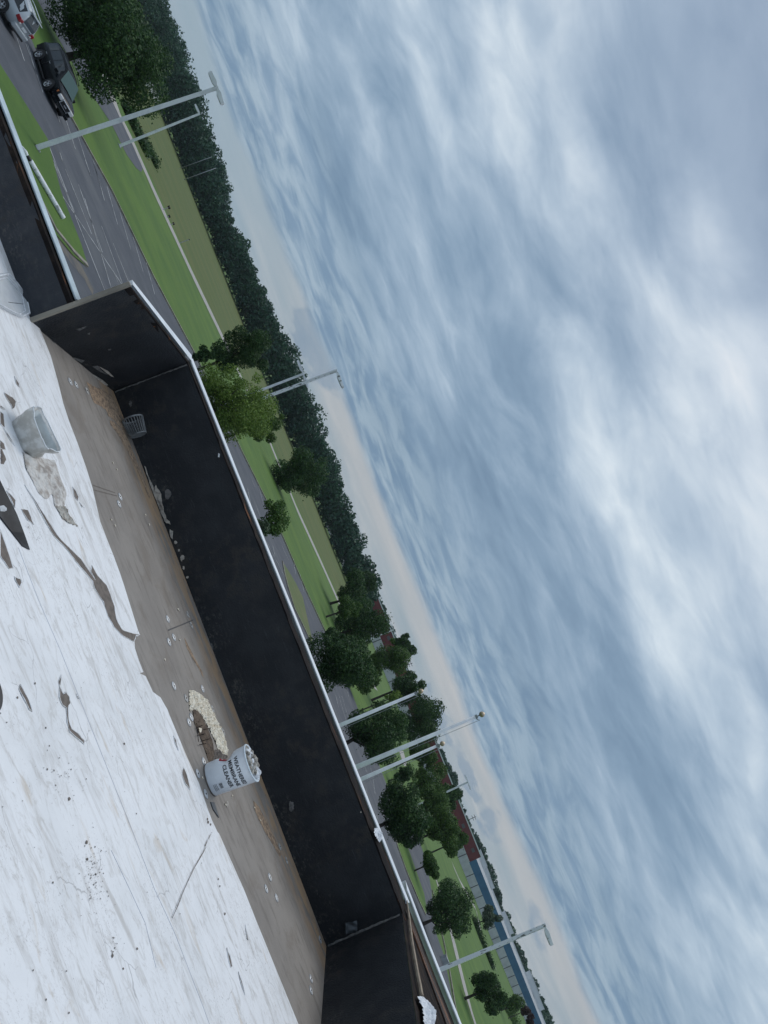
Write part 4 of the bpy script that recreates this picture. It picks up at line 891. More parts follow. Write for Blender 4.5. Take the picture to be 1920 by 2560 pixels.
def blob(cx, cy, rx, ry, n=8, seed=0, tilt=0):
    rn_ = random.Random(seed); return [(cx+rx*math.cos(a)*rn_.uniform(.7, 1.2)*math.cos(tilt)-ry*math.sin(a)*math.sin(tilt), cy+rx*math.cos(a)*math.sin(tilt)+ry*math.sin(a)*rn_.uniform(.7, 1.2)*math.cos(tilt)) for a in [2*PI*k/n for k in range(n)]]
wall_patch(z3([(935, 945), (948, 965), (985, 1060), (1000, 1110), (1040, 1190), (1060, 1230), (1040, 1240), (1000, 1140), (960, 1020)]), 'caulk', .006, seed=2)
wall_patch(z5([(1010, 30), (1045, 90), (1050, 150), (1075, 230), (1105, 290), (1080, 280), (1050, 230), (1030, 160), (1000, 80)]), 'caulk', .01, seed=3)
wall_patch(z5([(1100, 318), (1122, 330), (1120, 390), (1105, 370)]), 'caulk', .006, seed=4)
for i, (x, y, a_, b_) in enumerate(((1138, 405, 10, 12), (1160, 455, 8, 10), (1180, 505, 12, 22), (1190, 570, 8, 14), (1215, 630, 9, 10), (1365, 1080, 14, 32), (1345, 1105, 8, 10))): wall_patch(z5(blob(x, y, a_, b_, seed=i)), 'caulk' if i < 5 else 'caulk_grey', .006, seed=i)
wall_patch(z3(blob(845, 540, 9, 22, seed=5)), 'caulk_grey', .006); wall_patch(z3(blob(1087, 1128, 22, 34, 10, 6)), 'caulk_grey', .002, 1, off=.02)
wall_patch(z3([(1415, 862), (1425, 868), (1422, 890), (1412, 888)]), 'white_metal', .002, 1)
wall_patch(zq(400, 1680, blob(850, 872, 20, 38, 9, 7)), 'caulk_grey', .004)
wall_patch(zq(400, 1680, blob(1302, 908, 4, 6)), 'caulk', .002)
# torn seams at both corners of the bay
def seam(a, b, wd, zt, zb, m, name='seam_caulk', seed=1):
    rn_ = random.Random(seed); mb_ = MB(); N_ = 26; vs = []
    d_ = (Vector(b)-Vector(a)).normalized()
    for i in range(N_+1):
        z = zb+(zt-zb)*i/N_; w1 = wd*rn_.uniform(.3, 1.2); w2 = wd*rn_.uniform(.3, 1.2)
        vs += [(a[0]-d_.x*w1, a[1]-d_.y*w1-.004, z), (a[0], a[1]-.022, z), (a[0]+d_.x*w2, a[1]+d_.y*w2-.018, z)]
    fs = [(i*3+k, i*3+k+1, i*3+k+4, i*3+k+3) for i in range(N_) for k in (0, 1)]; mb_.add(vs, fs); return mb_.build(name, m, par)
seam((-2.245, 7.695), (3.9, 7.38), .014, WT, RZ+.02, 'caulk_grey')
seam((3.895, 7.375), (3.93, 7.38), .016, WT-.02, RZ+.02, 'caulk_grey', seed=4)
# crumpled flap at the right corner seam
pc = wall_plane(*zq(800, 2080, [(240, 670)])[0], .03)
bmx = bmesh.new(); bmesh.ops.create_grid(bmx, x_segments=10, y_segments=10, size=.06)
for v_ in bmx.verts: v_.co.z = .02*mnoise.noise(v_.co*22); 
me = bpy.data.meshes.new('flap'); bmx.to_mesh(me); bmx.free(); o = link('loose_flap', me, 'grey_rubber', par); o.location = (3.80, 7.33, pc[2]-.02); o.rotation_euler = (rad(80), rad(20), 0)
# return-wall stains (left)
def ret_plane(u, v, off=.012):
    a, b = np.array([*C0, 0]), np.array([*C1, 0]); D0 = (b-a)/np.linalg.norm(b-a); N0 = np.array([D0[1], -D0[0], 0]); P0 = a+N0*off
    d = ray(u, v); t_ = (P0-np.array([0, 0, EYE]))@N0/(d@N0); return tuple(map(float, d*t_+np.array([0, 0, EYE])))
for i, pts in enumerate(([(395, 262), (440, 280), (480, 305), (540, 345), (530, 350), (470, 318), (420, 285)], [(560, 340), (600, 350), (660, 385), (700, 420), (690, 428), (640, 395), (590, 365)], [(640, 300), (700, 330), (740, 372), (720, 365), (680, 335)], [(700, 188), (722, 186), (718, 196), (702, 197)], [(285, 135), (318, 122), (368, 150), (320, 148), (290, 158)], [(467, 243), (490, 245), (550, 262), (530, 278), (500, 262)], [(595, 300), (635, 295), (660, 330), (705, 355), (680, 350), (640, 330)], [(490, 60), (520, 52), (565, 38), (545, 55), (515, 70)], [(565, 90), (585, 80), (580, 98)])):
    W_ = [Vector(ret_plane(*q)) for q in z3(pts)]; mb_ = MB(); mb_.add(W_, [tuple(range(len(W_)))]); mb_.build('caulk_stain', 'caulk_grey' if i > 2 else 'caulk', par)

# ---- membrane
MZ = RZ+.012
def rp(pts, z=MZ): return [G(u, v, z) for u, v in pts]
edge_px = [(0, 553), (30, 640), (62, 725), (91, 800)] + z3([(330, 235), (380, 415), (410, 540), (450, 660), (500, 790), (560, 960), (600, 1090)]) + z5([(650, 270), (700, 400), (740, 500), (780, 610), (800, 670), (850, 830), (890, 960), (905, 1000), (895, 1012), (868, 1012), (875, 1090), (900, 1170), (930, 1244)]) + \
    zq(0, 1600, [(905, 215), (945, 235), (970, 290), (990, 335), (1010, 350), (1040, 372), (1062, 410), (1085, 450), (1100, 490), (1150, 610), (1200, 730), (1245, 830), (1290, 930), (1318, 1010), (1345, 1090), (1375, 1170), (1410, 1244)]) + zq(0, 2080, [(1420, 10), (1500, 190), (1580, 370), (1659, 570)]) + [(746, 2560), (800, 2700)]
# the run just above already includes (930,1244) of the upper view; keep the outline monotonic
seen_ = []
for q in edge_px:
    if not seen_ or q[1] > seen_[-1][1]-8: seen_.append(q)
mem_poly = [(-11.5, 6.26)] + [(-6.0, 6.02)] + rp(seen_)
mem_poly = [mem_poly[0], mem_poly[1]] + mem_poly[2:] + [(3.5, 5.4), (3.5, ROOF_Y0), (-11.5, ROOF_Y0)]
memo = sheet('roof_membrane', mem_poly, MZ, 'membrane', thick=.008, parent=None)
props(memo, 'dirty white roofing sheet torn in places, covering most of the roof', 'roofing sheet'); memo['kind'] = 'thing'
TZ = MZ+.003
def tear(pts, amp=.006, n=3, seed=1, m='torn'):
    J = jag(rp(pts, TZ), amp, n, random.Random(seed)); o_ = sheet('tear', J, TZ, m, parent=memo); rr_ = random.Random(seed+50)
    lip = MB(); lip.tube([(*p, MZ+.001+.003*rr_.random()) for p in J+[J[0]]], [rr_.uniform(.0012, .0042) for _ in range(len(J)+1)], 5, cap=False); lip.build('curled_edge', 'curl', o_)
    return o_
mat('curl', (.74, .74, .75), .6, (.50, .48, .46), 20)
tear(z5([(160, 30), (230, 150), (290, 262), (350, 362), (440, 455), (520, 562), (602, 655), (612, 700), (670, 790), (700, 880), (740, 952), (800, 1012), (868, 1046), (880, 1010), (905, 1002), (832, 985), (790, 968), (752, 900), (742, 820), (706, 720), (690, 680), (632, 620), (596, 552), (590, 590), (618, 648), (524, 512), (446, 436), (374, 362), (310, 262), (240, 150)]), .003, 3, 3)
for i, pts in enumerate((z5([(0, 320), (40, 430), (85, 570), (60, 575), (0, 490)]), z5([(95, 625), (130, 640), (140, 665), (125, 695), (100, 650)]), z5([(140, 190), (180, 195), (200, 240), (218, 290), (180, 260)]), z5([(470, 45), (490, 70), (508, 110), (505, 135), (485, 110)]),
        z5([(515, 145), (548, 180), (530, 175)]), z5([(45, 70), (100, 130), (95, 180), (70, 120)]), zq(0, 1600, [(130, 290), (160, 340), (185, 390), (210, 465), (190, 450), (160, 390), (125, 320)]),
        zq(0, 1600, [(400, 225), (380, 270), (398, 330), (410, 350), (425, 335), (450, 370), (455, 410), (440, 440), (445, 520), (465, 575), (510, 610), (545, 650), (545, 675), (520, 650), (450, 590), (435, 530), (430, 440), (405, 420), (385, 370), (388, 300)]),
        zq(0, 1600, [(495, 350), (520, 378), (500, 370)]), zq(0, 1600, [(1125, 620), (1140, 650), (1155, 715), (1135, 670)]), zq(0, 1600, [(1190, 825), (1210, 870), (1225, 930), (1232, 970), (1200, 930), (1180, 870)]),
        zq(0, 2080, [(1375, 2), (1345, 60), (1332, 95), (1325, 85), (1358, 20)]), zq(0, 2080, [(1332, 95), (1250, 240), (1180, 390), (1115, 550), (1122, 552), (1186, 394), (1256, 244), (1338, 98)]), zq(0, 2080, [(1470, 750), (1488, 800), (1505, 870), (1495, 875), (1478, 810)]), zq(0, 2080, [(1545, 905), (1568, 970), (1588, 1055), (1560, 975)]),
        z3([(28, 472), (45, 480), (80, 500), (104, 530), (98, 560), (80, 575), (70, 545), (60, 530), (40, 500)]), z3([(95, 365), (122, 410), (128, 438), (105, 412)]), z3([(0, 590), (22, 610), (30, 695), (8, 680), (0, 660)]), z3([(0, 550), (35, 580), (0, 565)]), z3([(25, 700), (60, 750), (98, 818), (55, 760)]), z3([(0, 780), (25, 800), (35, 840), (0, 830)]),
        zq(0, 2080, [(1590, 600), (1610, 700), (1600, 690)]))):
    tear(pts, .004, 2, i)
rn = random.Random(4)
dots = zq(0, 1600, [(228, 280), (115, 372), (298, 568), (45, 533), (308, 838), (462, 838), (806, 672), (322, 685), (18, 1080), (1345, 1160), (1350, 1180), (1365, 1195)])
dots_r = [8, 9, 7, 6, 8, 6, 9, 6, 5, 9, 11, 8]
dots += zq(0, 1600, [(450, 1028)]) + zq(0, 2080, [(563, 68), (568, 175), (345, 328), (730, 800), (890, 755), (1458, 530), (1415, 305), (1425, 350), (432, 900), (300, 1085), (745, 750), (800, 885), (448, 1170)]); dots_r += [14, 14, 10, 9, 13, 9, 9, 7, 7, 7, 8, 6, 8, 8]
mb = MB()
for (u, v), r_ in zip(dots, dots_r):
    q = rp(blob(u, v, r_*.55/2.59, r_/2.59, 9, int(u*3)), TZ); mb.add([(*p, TZ) for p in q], [tuple(range(9))])
for k in range(420):
    if k < 210: u, v = zq(0, 2080, [(rn.gauss(610, 38), rn.gauss(270, 130))])[0]
    elif k < 280: u, v = zq(0, 1600, [(rn.gauss(380, 70), rn.gauss(880, 90))])[0]
    elif k < 320: u, v = zq(0, 2080, [(rn.gauss(745, 15), rn.gauss(720, 70))])[0]
    else: u, v = rn.uniform(0, 560), rn.uniform(1250, 2560)
    if u > seen_[0][0] and u > 60+(v-700)*.372*.86-20: continue
    r_ = abs(rn.gauss(0, .9))+.4; s_ = .75
    q = rp(blob(u, v, r_*.6*s_, r_*s_*1.2, 6, k), TZ); mb.add([(*p, TZ) for p in q], [tuple(range(6))])
o = mb.build('dirt_specks', 'torn', memo); o['kind'] = 'stuff'
def ridge(pts, w_, m, name='sheet_seam', h=.004):
    P0 = rp(pts, MZ); mb_ = MB()
    mb_.tube([(*p, MZ) for p in P0], w_, 6); return mb_.build(name, m, memo)
mat('seam_grey', (.45, .47, .52), .6)
ridge([(46, 1370), (96, 1500), (150, 1624), (240, 1850), (332, 2080), (386, 2223), (436, 2331), (509, 2520), (530, 2580)], .0020, 'seam_grey')
ridge([(278, 2126), (320, 2215), (363, 2308), (390, 2420)], .002, 'seam_grey')

# ---- fastening plates
plates = [(434, 1715), (472, 1806), (506, 1722), (465, 1746), (478, 1793), (531, 1773), (558, 1830), (509, 1904), (494, 1934), (514, 1985), (699, 2117), (716, 2151), (300, 1242), (297, 1260), (419, 1548), (422, 1605), (434, 1593), (469, 1536), (478, 1563), (175, 954), (190, 962), (217, 977), (777, 2447), (777, 2476), (665, 2222), (674, 2193), (691, 2245), (800, 2349)]
pl0 = None
mat('plate_dim', (.40, .40, .39), .45, (.22, .20, .18), 30)
desc = ['lone bright round plate uphill of the foam hole', 'round plate at the left side of the foam hole', 'round plate above the foam hole near the wall', 'dull plate half hidden at the upper rim of the foam hole', 'round plate pressed against the left rim of the foam hole', 'dull plate right of the foam hole', 'dull plate near the wall beside the bucket', 'small plate wedged at the left of the bucket', 'plate just left of the bucket foot', 'bright plate at the foot of the bucket by the white sheet',
        'left plate of the faint pair right of the bucket by the wall', 'right plate of the faint pair right of the bucket by the wall', 'farther plate of the pair under the strainer basket side', 'nearer plate of the pair under the strainer basket side', 'upper left plate of the group round the dark slit', 'lower left plate of the group below the dark slit', 'plate just below the dark slit', 'faint plate above the dark slit by the wall', 'faint plate at the end of the dark slit by the wall',
        'first plate in the left corner of the bay', 'second plate in the left corner of the bay', 'faint third plate in the left corner of the bay', 'upper plate of the pair near the lower right corner', 'lower plate of the pair near the lower right corner', 'left plate of the trio between bucket and corner', 'top plate of the trio between bucket and corner', 'right plate of the trio between bucket and corner', 'plate at the foot of the right corner seam']
for i, (u, v) in enumerate(plates):
    x, y = G(u, v, RZ)
    if pl0 is None:
        r0 = empty('fastening_plate', (x, y, RZ+.001), desc[0], 'plate', 'round steel plates screwed to the roof'); pl0 = r0
        mb = MB(); mb.lathe([(.036, 0), (.037, .003), (.031, .0045), (.028, .0025), (.018, .0025), (.016, .005), (.009, .003), (.001, .003)], 28); d1 = mb.build('disc', 'steel', r0, smooth=True)
        mb = MB(); mb.lathe([(.006, .003), (.006, .007), (.001, .008)], 10); d2_ = mb.build('screw', 'dark_metal', r0)
        me_dim = d1.data.copy(); me_dim.materials.clear(); me_dim.materials.append(MATS['plate_dim'])
    else:
        r0 = pl0.copy(); C.objects.link(r0); r0.location = (x, y, RZ+.001); r0['label'] = desc[i]; r0.rotation_euler = (0, 0, i)
        c1 = d1.copy(); C.objects.link(c1); c1.parent = r0
        if 'faint' in desc[i] or 'dull' in desc[i]: c1.data = me_dim
        c2 = d2_.copy(); C.objects.link(c2); c2.parent = r0
# dark slit in the deck
q = G(420, 1576, RZ); q2 = G(483, 1550, RZ); mb = MB(); a, b = Vector(q), Vector(q2); nn = Vector((-(b-a).y, (b-a).x)).normalized()*.006
sl = MB(); sl.add([(*(a-nn), RZ+.003), (*(b-nn*.6), RZ+.003), (*(b+nn*.6), RZ+.003), (*(a+nn), RZ+.003)], [(0, 1, 2, 3)]); props(sl.build('deck_slit', 'ink'), 'dark slit cut in the roof deck', None, None, 'structure')
# seam flap line of the deck under the edge (two faint lines)
for a_, b_ in (((232, 1213), (287, 1232)), ((235, 1225), (292, 1240))):
    q, q2 = Vector(G(*a_, RZ)), Vector(G(*b_, RZ)); nn = Vector((-(q2-q).y, (q2-q).x)).normalized()*.003
    sl = MB(); sl.add([(*(q-nn), RZ+.003), (*(q2-nn), RZ+.003), (*(q2+nn), RZ+.003), (*(q+nn), RZ+.003)], [(0, 1, 2, 3)]); props(sl.build('deck_seam', 'torn'), 'faint seam in the roof deck', None, None, 'structure')

# ---- crumbling foam and rotten board by the bucket
z7 = lambda p: zq(400, 1680, p)
fm = empty('damaged_insulation', (*G(515, 1810, RZ), RZ), 'crumbling yellowish insulation foam and cracked brown board beside the bucket', 'insulation')
o0 = Vector(fm.location)
def lump(name, px, z, h, m, parent, sub=.022, seed=1, noise_s=18, edge=.5):
    poly = [Vector(G(u, v, z)) for u, v in px]; bm = bmesh.new()
    xs = [p.x for p in poly]; ys = [p.y for p in poly]
    def inside(p):
        c = False; j = len(poly)-1
        for i in range(len(poly)):
            a, b = poly[i], poly[j]
            if (a.y > p[1]) != (b.y > p[1]) and p[0] < (b.x-a.x)*(p[1]-a.y)/(b.y-a.y)+a.x: c = not c
            j = i
        return c
    def dist(p):
        best = 9
        for i in range(len(poly)):
            a, b = poly[i], poly[(i+1) % len(poly)]; ab = b-a; t_ = max(0, min(1, (Vector(p)-a).dot(ab)/max(ab.length_squared, 1e-9))); best = min(best, (a+ab*t_-Vector(p)).length)
        return best
    nx = int((max(xs)-min(xs))/sub)+2; ny = int((max(ys)-min(ys))/sub)+2; V = {}
    for i in range(nx):
        for j in range(ny):
            p = (min(xs)+i*sub, min(ys)+j*sub)
            if inside(p):
                dd = min(1, dist(p)/(h*edge*2+.01))
                zz = h*(dd**.5)*(.60+.8*mnoise.fractal(Vector((p[0]*noise_s, p[1]*noise_s, seed)), 1.0, 2.0, 4))
                V[i, j] = bm.verts.new((p[0]-parent.location.x+random.Random(i*99+j).uniform(-1, 1)*sub*.3, p[1]-parent.location.y, z+max(.002, zz)-parent.location.z))
    for (i, j), v_ in list(V.items()):
        q = [V.get(k) for k in ((i, j), (i+1, j), (i+1, j+1), (i, j+1))]
        if all(q): bm.faces.new(q)
        elif sum(k is not None for k in q) == 3: bm.faces.new([k for k in q if k])
    r_ = bm.faces[:]
    bmesh.ops.recalc_face_normals(bm, faces=bm.faces)
    me = bpy.data.meshes.new(name); bm.to_mesh(me); bm.free()
    if me.polygons and sum(p.normal.z for p in me.polygons) < 0: me.flip_normals()
    return link(name, me, m, parent)
lump('board', z7([(205, 230), (250, 260), (290, 330), (330, 420), (350, 520), (345, 590), (320, 598), (285, 500), (245, 390), (215, 320)]), RZ, .018, 'rotten_board' if 'rotten_board' in MATS else (mat('rotten_board', (.13, .095, .068), .9, (.07, .05, .038), 14, bump=.7, bscale=60) and 'rotten_board'), fm, .010, 3)
lump('foam_edge', z7([(186, 115), (215, 118), (262, 145), (300, 178), (330, 240), (360, 305), (395, 375), (420, 440), (438, 530), (430, 552), (400, 560), (372, 500), (340, 420), (300, 340), (262, 275), (225, 245), (188, 258), (183, 180)]), RZ, .022, 'foam', fm, .008, 5, 40, .3)
lump('broken_lump', z7([(350, 500), (385, 500), (428, 540), (440, 560), (400, 578), (360, 585), (340, 560)]), RZ, .03, 'torn', fm, .009, 8, 40)
for i, (a_, b_) in enumerate((((238, 362), (275, 345)), ((243, 410), (290, 400)), ((258, 470), (300, 462)), ((285, 372), (330, 362)), ((275, 445), (322, 432)), ((240, 330), (250, 450)))):
    q, q2 = Vector(G(*z7([a_])[0], RZ+.02)), Vector(G(*z7([b_])[0], RZ+.02)); mb = MB(); mb.tube([(*(q-o0.xy), .017), (*(q2-o0.xy), .019)], .003, 5); mb.build('crack', 'wood_dark', fm)
lump('splinter', z7([(245, 360), (272, 362), (268, 392), (258, 400)]), RZ+.02, .012, 'foam', fm, .008, 9)
# small foam bits strewn on the deck
for i, (u, v) in enumerate(((448, 1600), (411, 1650), (372, 1312), (363, 1288), (281, 1157), (291, 1174), (444, 1524), (562, 2012), (580, 1990), (635, 2020), (650, 2052), (277, 1300), (286, 1314), (505, 1945))):
    x, y = G(u, v, RZ); bm = bmesh.new(); bmesh.ops.create_icosphere(bm, subdivisions=1, radius=.012 if i != 6 else .017)
    for v_ in bm.verts: v_.co *= random.Random(i*7+v_.index).uniform(.6, 1.3); v_.co.z *= .5
    me = bpy.data.meshes.new('bit'); bm.to_mesh(me); bm.free(); o = link('foam_bit', me, 'foam', None, (x, y, RZ+.005)); props(o, 'tiny pale crumb of foam lying on the tan roof deck', 'debris', 'foam crumbs on the deck')
for i, pts in enumerate((([(420, 850), (435, 830), (445, 860), (430, 888)]), ([(455, 835), (468, 790), (475, 800), (462, 835)]))):
    o = lump('paper_scrap', z7(pts), RZ, .02, 'debris', empty('paper_scrap', (*G(*z7([pts[0]])[0], RZ), RZ), ('torn pale scrap lying behind the bucket foot', 'thin upright pale scrap nearest the bucket')[i], 'scrap'), .008, i+20)
    o.name = 'paper'
tri = rp(z7([(328, 842), (352, 845), (366, 890), (382, 945), (345, 890)]), RZ+.006)
sc = sheet('rubber_scrap', tri, RZ+.008, 'grey_rubber', thick=.005); sc['kind'] = 'thing'; props(sc, 'dark grey triangular rubber scrap right of the bucket foot', 'scrap')

# ---- silt washed against the foot of the wall
mat('silt', (.30, .215, .145), .95, (.13, .095, .07), 30, bump=.7, bscale=60)
def silt(pts, lb, seed, h=.008):
    e = lump('silt', [q for q in pts], RZ, h, 'silt', bpy.data.objects['damaged_insulation'], .012, seed, 30, 2.5)
    e.parent = None; e.data.transform(Matrix.Translation(tuple(fm.location))); e.name = 'silt'
    props(e, lb, 'silt', None, 'stuff')
silt(z3([(555, 395), (600, 425), (640, 440), (700, 470), (735, 500), (770, 580), (795, 660), (800, 720), (775, 700), (740, 650), (700, 625), (690, 590), (650, 560), (610, 540), (590, 500), (575, 450)]), 'brown silt and leaf bits washed into the left corner of the bay', 61)
silt(z3([(705, 640), (745, 665), (800, 730), (850, 830), (900, 950), (950, 1080), (975, 1160), (960, 1150), (925, 1060), (880, 960), (830, 860), (770, 750), (715, 680)]), 'thin line of brown silt along the wall foot past the strainer', 62, .005)
silt(zq(400, 1680, [(600, 830), (640, 870), (700, 985), (750, 1090), (790, 1190), (775, 1200), (730, 1120), (680, 1040), (640, 960), (610, 890)]), 'brown silt along the wall foot right of the bucket', 63, .006)
silt(zq(0, 1200, [(1190, 1010), (1215, 1060), (1260, 1150), (1310, 1240), (1320, 1290), (1290, 1230), (1240, 1150), (1205, 1080)]), 'faint silt streak near the wall foot before the foam hole', 64, .004)
# ---- bucket
bx, by = G(526, 1950, RZ); by += .0
bk = empty('bucket', (bx, by, RZ), 'dented white plastic bucket lettered WEATHERED MEMBRANE CLEANER, full of debris', 'bucket')
BH = .355; RT, RB = .150, .130
dent_dir = math.atan2(.25, -1.0)
def brad(a, z):
    t_ = z/BH; r = RB+(RT-RB)*t_
    da = (a-dent_dir+PI) % (2*PI)-PI
    r *= 1-.46*math.exp(-(da/.70)**2)*math.exp(-((t_-.50)/.13)**2)
    r *= 1-.06*math.exp(-((da-1.6)/.5)**2)*math.exp(-((t_-.4)/.3)**2)
    return r
mb = MB(); NA, NZ = 72, 30; vs = []
zs = [BH*i/NZ for i in range(NZ+1)]
for z in zs:
    for k in range(NA):
        a = 2*PI*k/NA; r = brad(a, z); vs.append((r*math.cos(a), r*math.sin(a), z+.004))
fs = [(i*NA+k, i*NA+(k+1) % NA, (i+1)*NA+(k+1) % NA, (i+1)*NA+k) for i in range(NZ) for k in range(NA)] + [tuple(range(NA))[::-1]]
mb.add(vs, fs); body = mb.build('shell', 'bucket', bk, smooth=True)
mb = MB(); mb.lathe([(RT-.006, BH-.012), (RT+.004, BH-.010), (RT+.006, BH-.002), (RT+.003, BH+.004), (RT-.006, BH+.003), (RT-.012, BH-.05)], 64); mb.build('rim', 'bucket_rim', bk, smooth=True)
mb = MB(); mb.lathe([(RB-.004, .0), (RB+.003, .001), (RB+.003, .008), (RB-.002, .010)], 64); mb.build('base_rim', 'torn', bk, smooth=True)
# red label patch pinched in the dent
def curved(name, a0, a1, zf, m, off=.0015, parent=bk, n=14):
    mb_ = MB(); vs = []; 
    for i in range(n+1):
        a = a0+(a1-a0)*i/n; z0_, z1_ = zf(i/n)
        for j in range(5):
            z = z0_+(z1_-z0_)*j/4; r = brad(a, z)+off; vs.append((r*math.cos(a), r*math.sin(a), z+.004))
    mb_.add(vs, [(i*5+j, (i+1)*5+j, (i+1)*5+j+1, i*5+j+1) for i in range(n) for j in range(4)]); return mb_.build(name, m, parent, smooth=True)
curved('red_label', rad(120), rad(196), lambda t_: (.105+.02*t_, .255-.05*t_), 'red', off=.002)
# lettering wrapped on the shell
TCEN = rad(-93)
def letter(txt, size, cz, m='ink', name='lettering', bold=.0, acen=TCEN, off=.0018, xs=1.0, left=None):
    cu = bpy.data.curves.new('t', 'FONT'); cu.body = txt; cu.size = size; cu.align_x = 'CENTER'; cu.resolution_u = 3; cu.offset = bold
    ob = bpy.data.objects.new('t', cu); C.objects.link(ob); dg = bpy.context.evaluated_depsgraph_get(); dg.update()
    me = bpy.data.meshes.new_from_object(ob.evaluated_get(dg)); bpy.data.objects.remove(ob)
    bm = bmesh.new(); bm.from_mesh(me)
    wx = max(v_.co.x for v_ in bm.verts)-min(v_.co.x for v_ in bm.verts); xs = left/wx; left = None
    for v_ in bm.verts:
        X_, Y_ = v_.co.x*xs, v_.co.y; z = cz+Y_; a = (acen if left is None else left)+X_/(RB+(RT-RB)*z/BH); r = brad(a, z)+off
        v_.co = Vector((r*math.cos(a), r*math.sin(a), z+.004))
    bm.to_mesh(me); bm.free(); return link(name, me, m, bk)
L0 = rad(-114)
letter('WEATHERED', .042, .254, bold=.0012, left=.262)
letter('MEMBRANE', .042, .203, bold=.0012, left=.242)
letter('CLEANER', .042, .152, bold=.0012, left=.205)
bc = MB(); a = rad(-82); rn = random.Random(2)
while a < rad(-62):
    wd = rn.choice((.004, .008, .012)); 
    pts = []
    for z in (.088, .112):
        for aa in (a, a+wd): r = brad(aa, z)+.0016; pts.append((r*math.cos(aa), r*math.sin(aa), z))
    bc.add([pts[0], pts[1], pts[3], pts[2]], [(0, 1, 2, 3)]); a += wd+rn.choice((.006, .010))
bc.build('barcode', 'ink', bk)
sm = MB()
for row in range(3):
    a = rad(-84)
    while a < rad(-58):
        wd = rn.uniform(.008, .03); z = .066-row*.011; pts = []
        for zz in (z, z+.0045):
            for aa in (a, a+wd): r = brad(aa, zz)+.0016; pts.append((r*math.cos(aa), r*math.sin(aa), zz))
        sm.add([pts[0], pts[1], pts[3], pts[2]], [(0, 1, 2, 3)]); a += wd+.01
sm.build('small_print', 'ink', bk)
# debris heap inside (its own thing)
db = empty('debris_heap', (bx, by, RZ+BH-.03), 'pale crumpled roofing debris heaped in the bucket', 'debris')
rn = random.Random(12)
for k in range(34):
    a = rn.uniform(0, 2*PI); rr = math.sqrt(rn.uniform(0, 1))*.115; bm = bmesh.new(); bmesh.ops.create_icosphere(bm, subdivisions=2, radius=rn.uniform(.022, .045))
    sd_ = rn.uniform(0, 99)
    for v_ in bm.verts: v_.co += v_.normal*.016*mnoise.noise(v_.co*32+Vector((sd_, 0, 0))); v_.co.z *= .55
    me = bpy.data.meshes.new('chunk'); bm.to_mesh(me); bm.free()
    o = link('chunk', me, 'debris' if k % 3 else 'rag_white', db, (rr*math.cos(a), rr*math.sin(a), .018+.045*(1-rr/.12)*rn.uniform(.5, 1.1))); o.rotation_euler = (rn.uniform(-1, 1), rn.uniform(-1, 1), rn.uniform(0, 3))

# ---- drain strainer basket lying against the wall
sb = empty('drain_strainer', (*G(318, 1080, RZ), RZ+.11), 'grey slotted drain strainer basket lying on its side against the wall', 'strainer')
sb.location.x, sb.location.y = wall_plane(330, 1078)[0], wall_plane(330, 1078)[1]-.13
sb.rotation_euler = (rad(0), rad(90), rad(-3)); 
mb = MB(); mb.lathe([(.105, -.095), (.112, -.095), (.112, -.080), (.105, -.080), (.105, -.095)], 30); mb.build('open_rim', 'basket', sb); mb = MB(); mb.lathe([(.078, .085), (.084, .085), (.084, .095), (.078, .095), (.078, .085)], 30); mb.build('end_ring', 'basket', sb)
for k in range(22):
    a = 2*PI*k/22; c_, s_ = math.cos(a), math.sin(a); mb = MB(); mb.tube([(c_*.108, s_*.108, -.09), (c_*.081, s_*.081, .09)], .0045, 5); mb.build('rib', 'basket', sb)
mb = MB(); mb.lathe([(.001, .092), (.08, .092)], 24); mb.build('end_cap', 'basket', sb)

# ---- crumpled clear tub and rag
tb = empty('plastic_tub', (*G(62, 1100, MZ), MZ), 'crumpled grey translucent plastic tub lying open on the white sheet', 'tub', None, rad(4))
mb = MB(); N_ = 40; prof_ = [(.86, 0), (.92, .03), (.93, .07), (.96, .11), (1.0, .14), (1.02, .152)]
sx, sy = .145, .115; vs = []
for j, (s_, z) in enumerate(prof_):
    for k in range(N_):
        a = 2*PI*k/N_; c_, d_ = math.cos(a), math.sin(a); e_ = .42
        x = sx*s_*math.copysign(abs(c_)**e_, c_); y = sy*s_*math.copysign(abs(d_)**e_, d_)
        w_ = .034*mnoise.noise(Vector((x*17, y*17, z*22+3))); zz = z*(1+.07*math.sin(a*2+.6)*(j/5))
        vs.append((x*(1+w_*6)-z*.12, y*(1+w_*6), zz))
fs = [(j*N_+k, j*N_+(k+1) % N_, (j+1)*N_+(k+1) % N_, (j+1)*N_+k) for j in range(len(prof_)-1) for k in range(N_)] + [tuple(range(N_))[::-1]]
mb.add(vs, fs); mb.build('shell', 'plastic_clear', tb, smooth=True)
mb = MB(); mb.tube([vs[5*N_+k] for k in range(N_)]+[vs[5*N_]], .0035, 6); mb.build('rim', 'plastic_white', tb, smooth=True)
mb = MB(); mb.add([(v_[0]*.90, v_[1]*.88, v_[2]*.95+.003) for v_ in vs[:N_*5]], [(j*N_+k, j*N_+(k+1) % N_, (j+1)*N_+(k+1) % N_, (j+1)*N_+k) for j in range(4) for k in range(N_)] + [tuple(range(N_))[::-1]]); mb.build('inner_wall', 'plastic_inner', tb, smooth=True)
rg = empty('dirty_rag', (*G(120, 1230, MZ), MZ), 'dirty grey-brown crumpled plastic film trailing from the tub', 'rag')
lump('cloth', z3([(140, 830), (135, 860), (190, 870), (300, 900), (350, 905), (365, 960), (395, 1030), (430, 1130), (415, 1220), (350, 1215), (335, 1130), (300, 1170), (250, 1130), (205, 1040), (160, 960)]), MZ, .032, 'rag', rg, .010, 31, 8, 1.4)
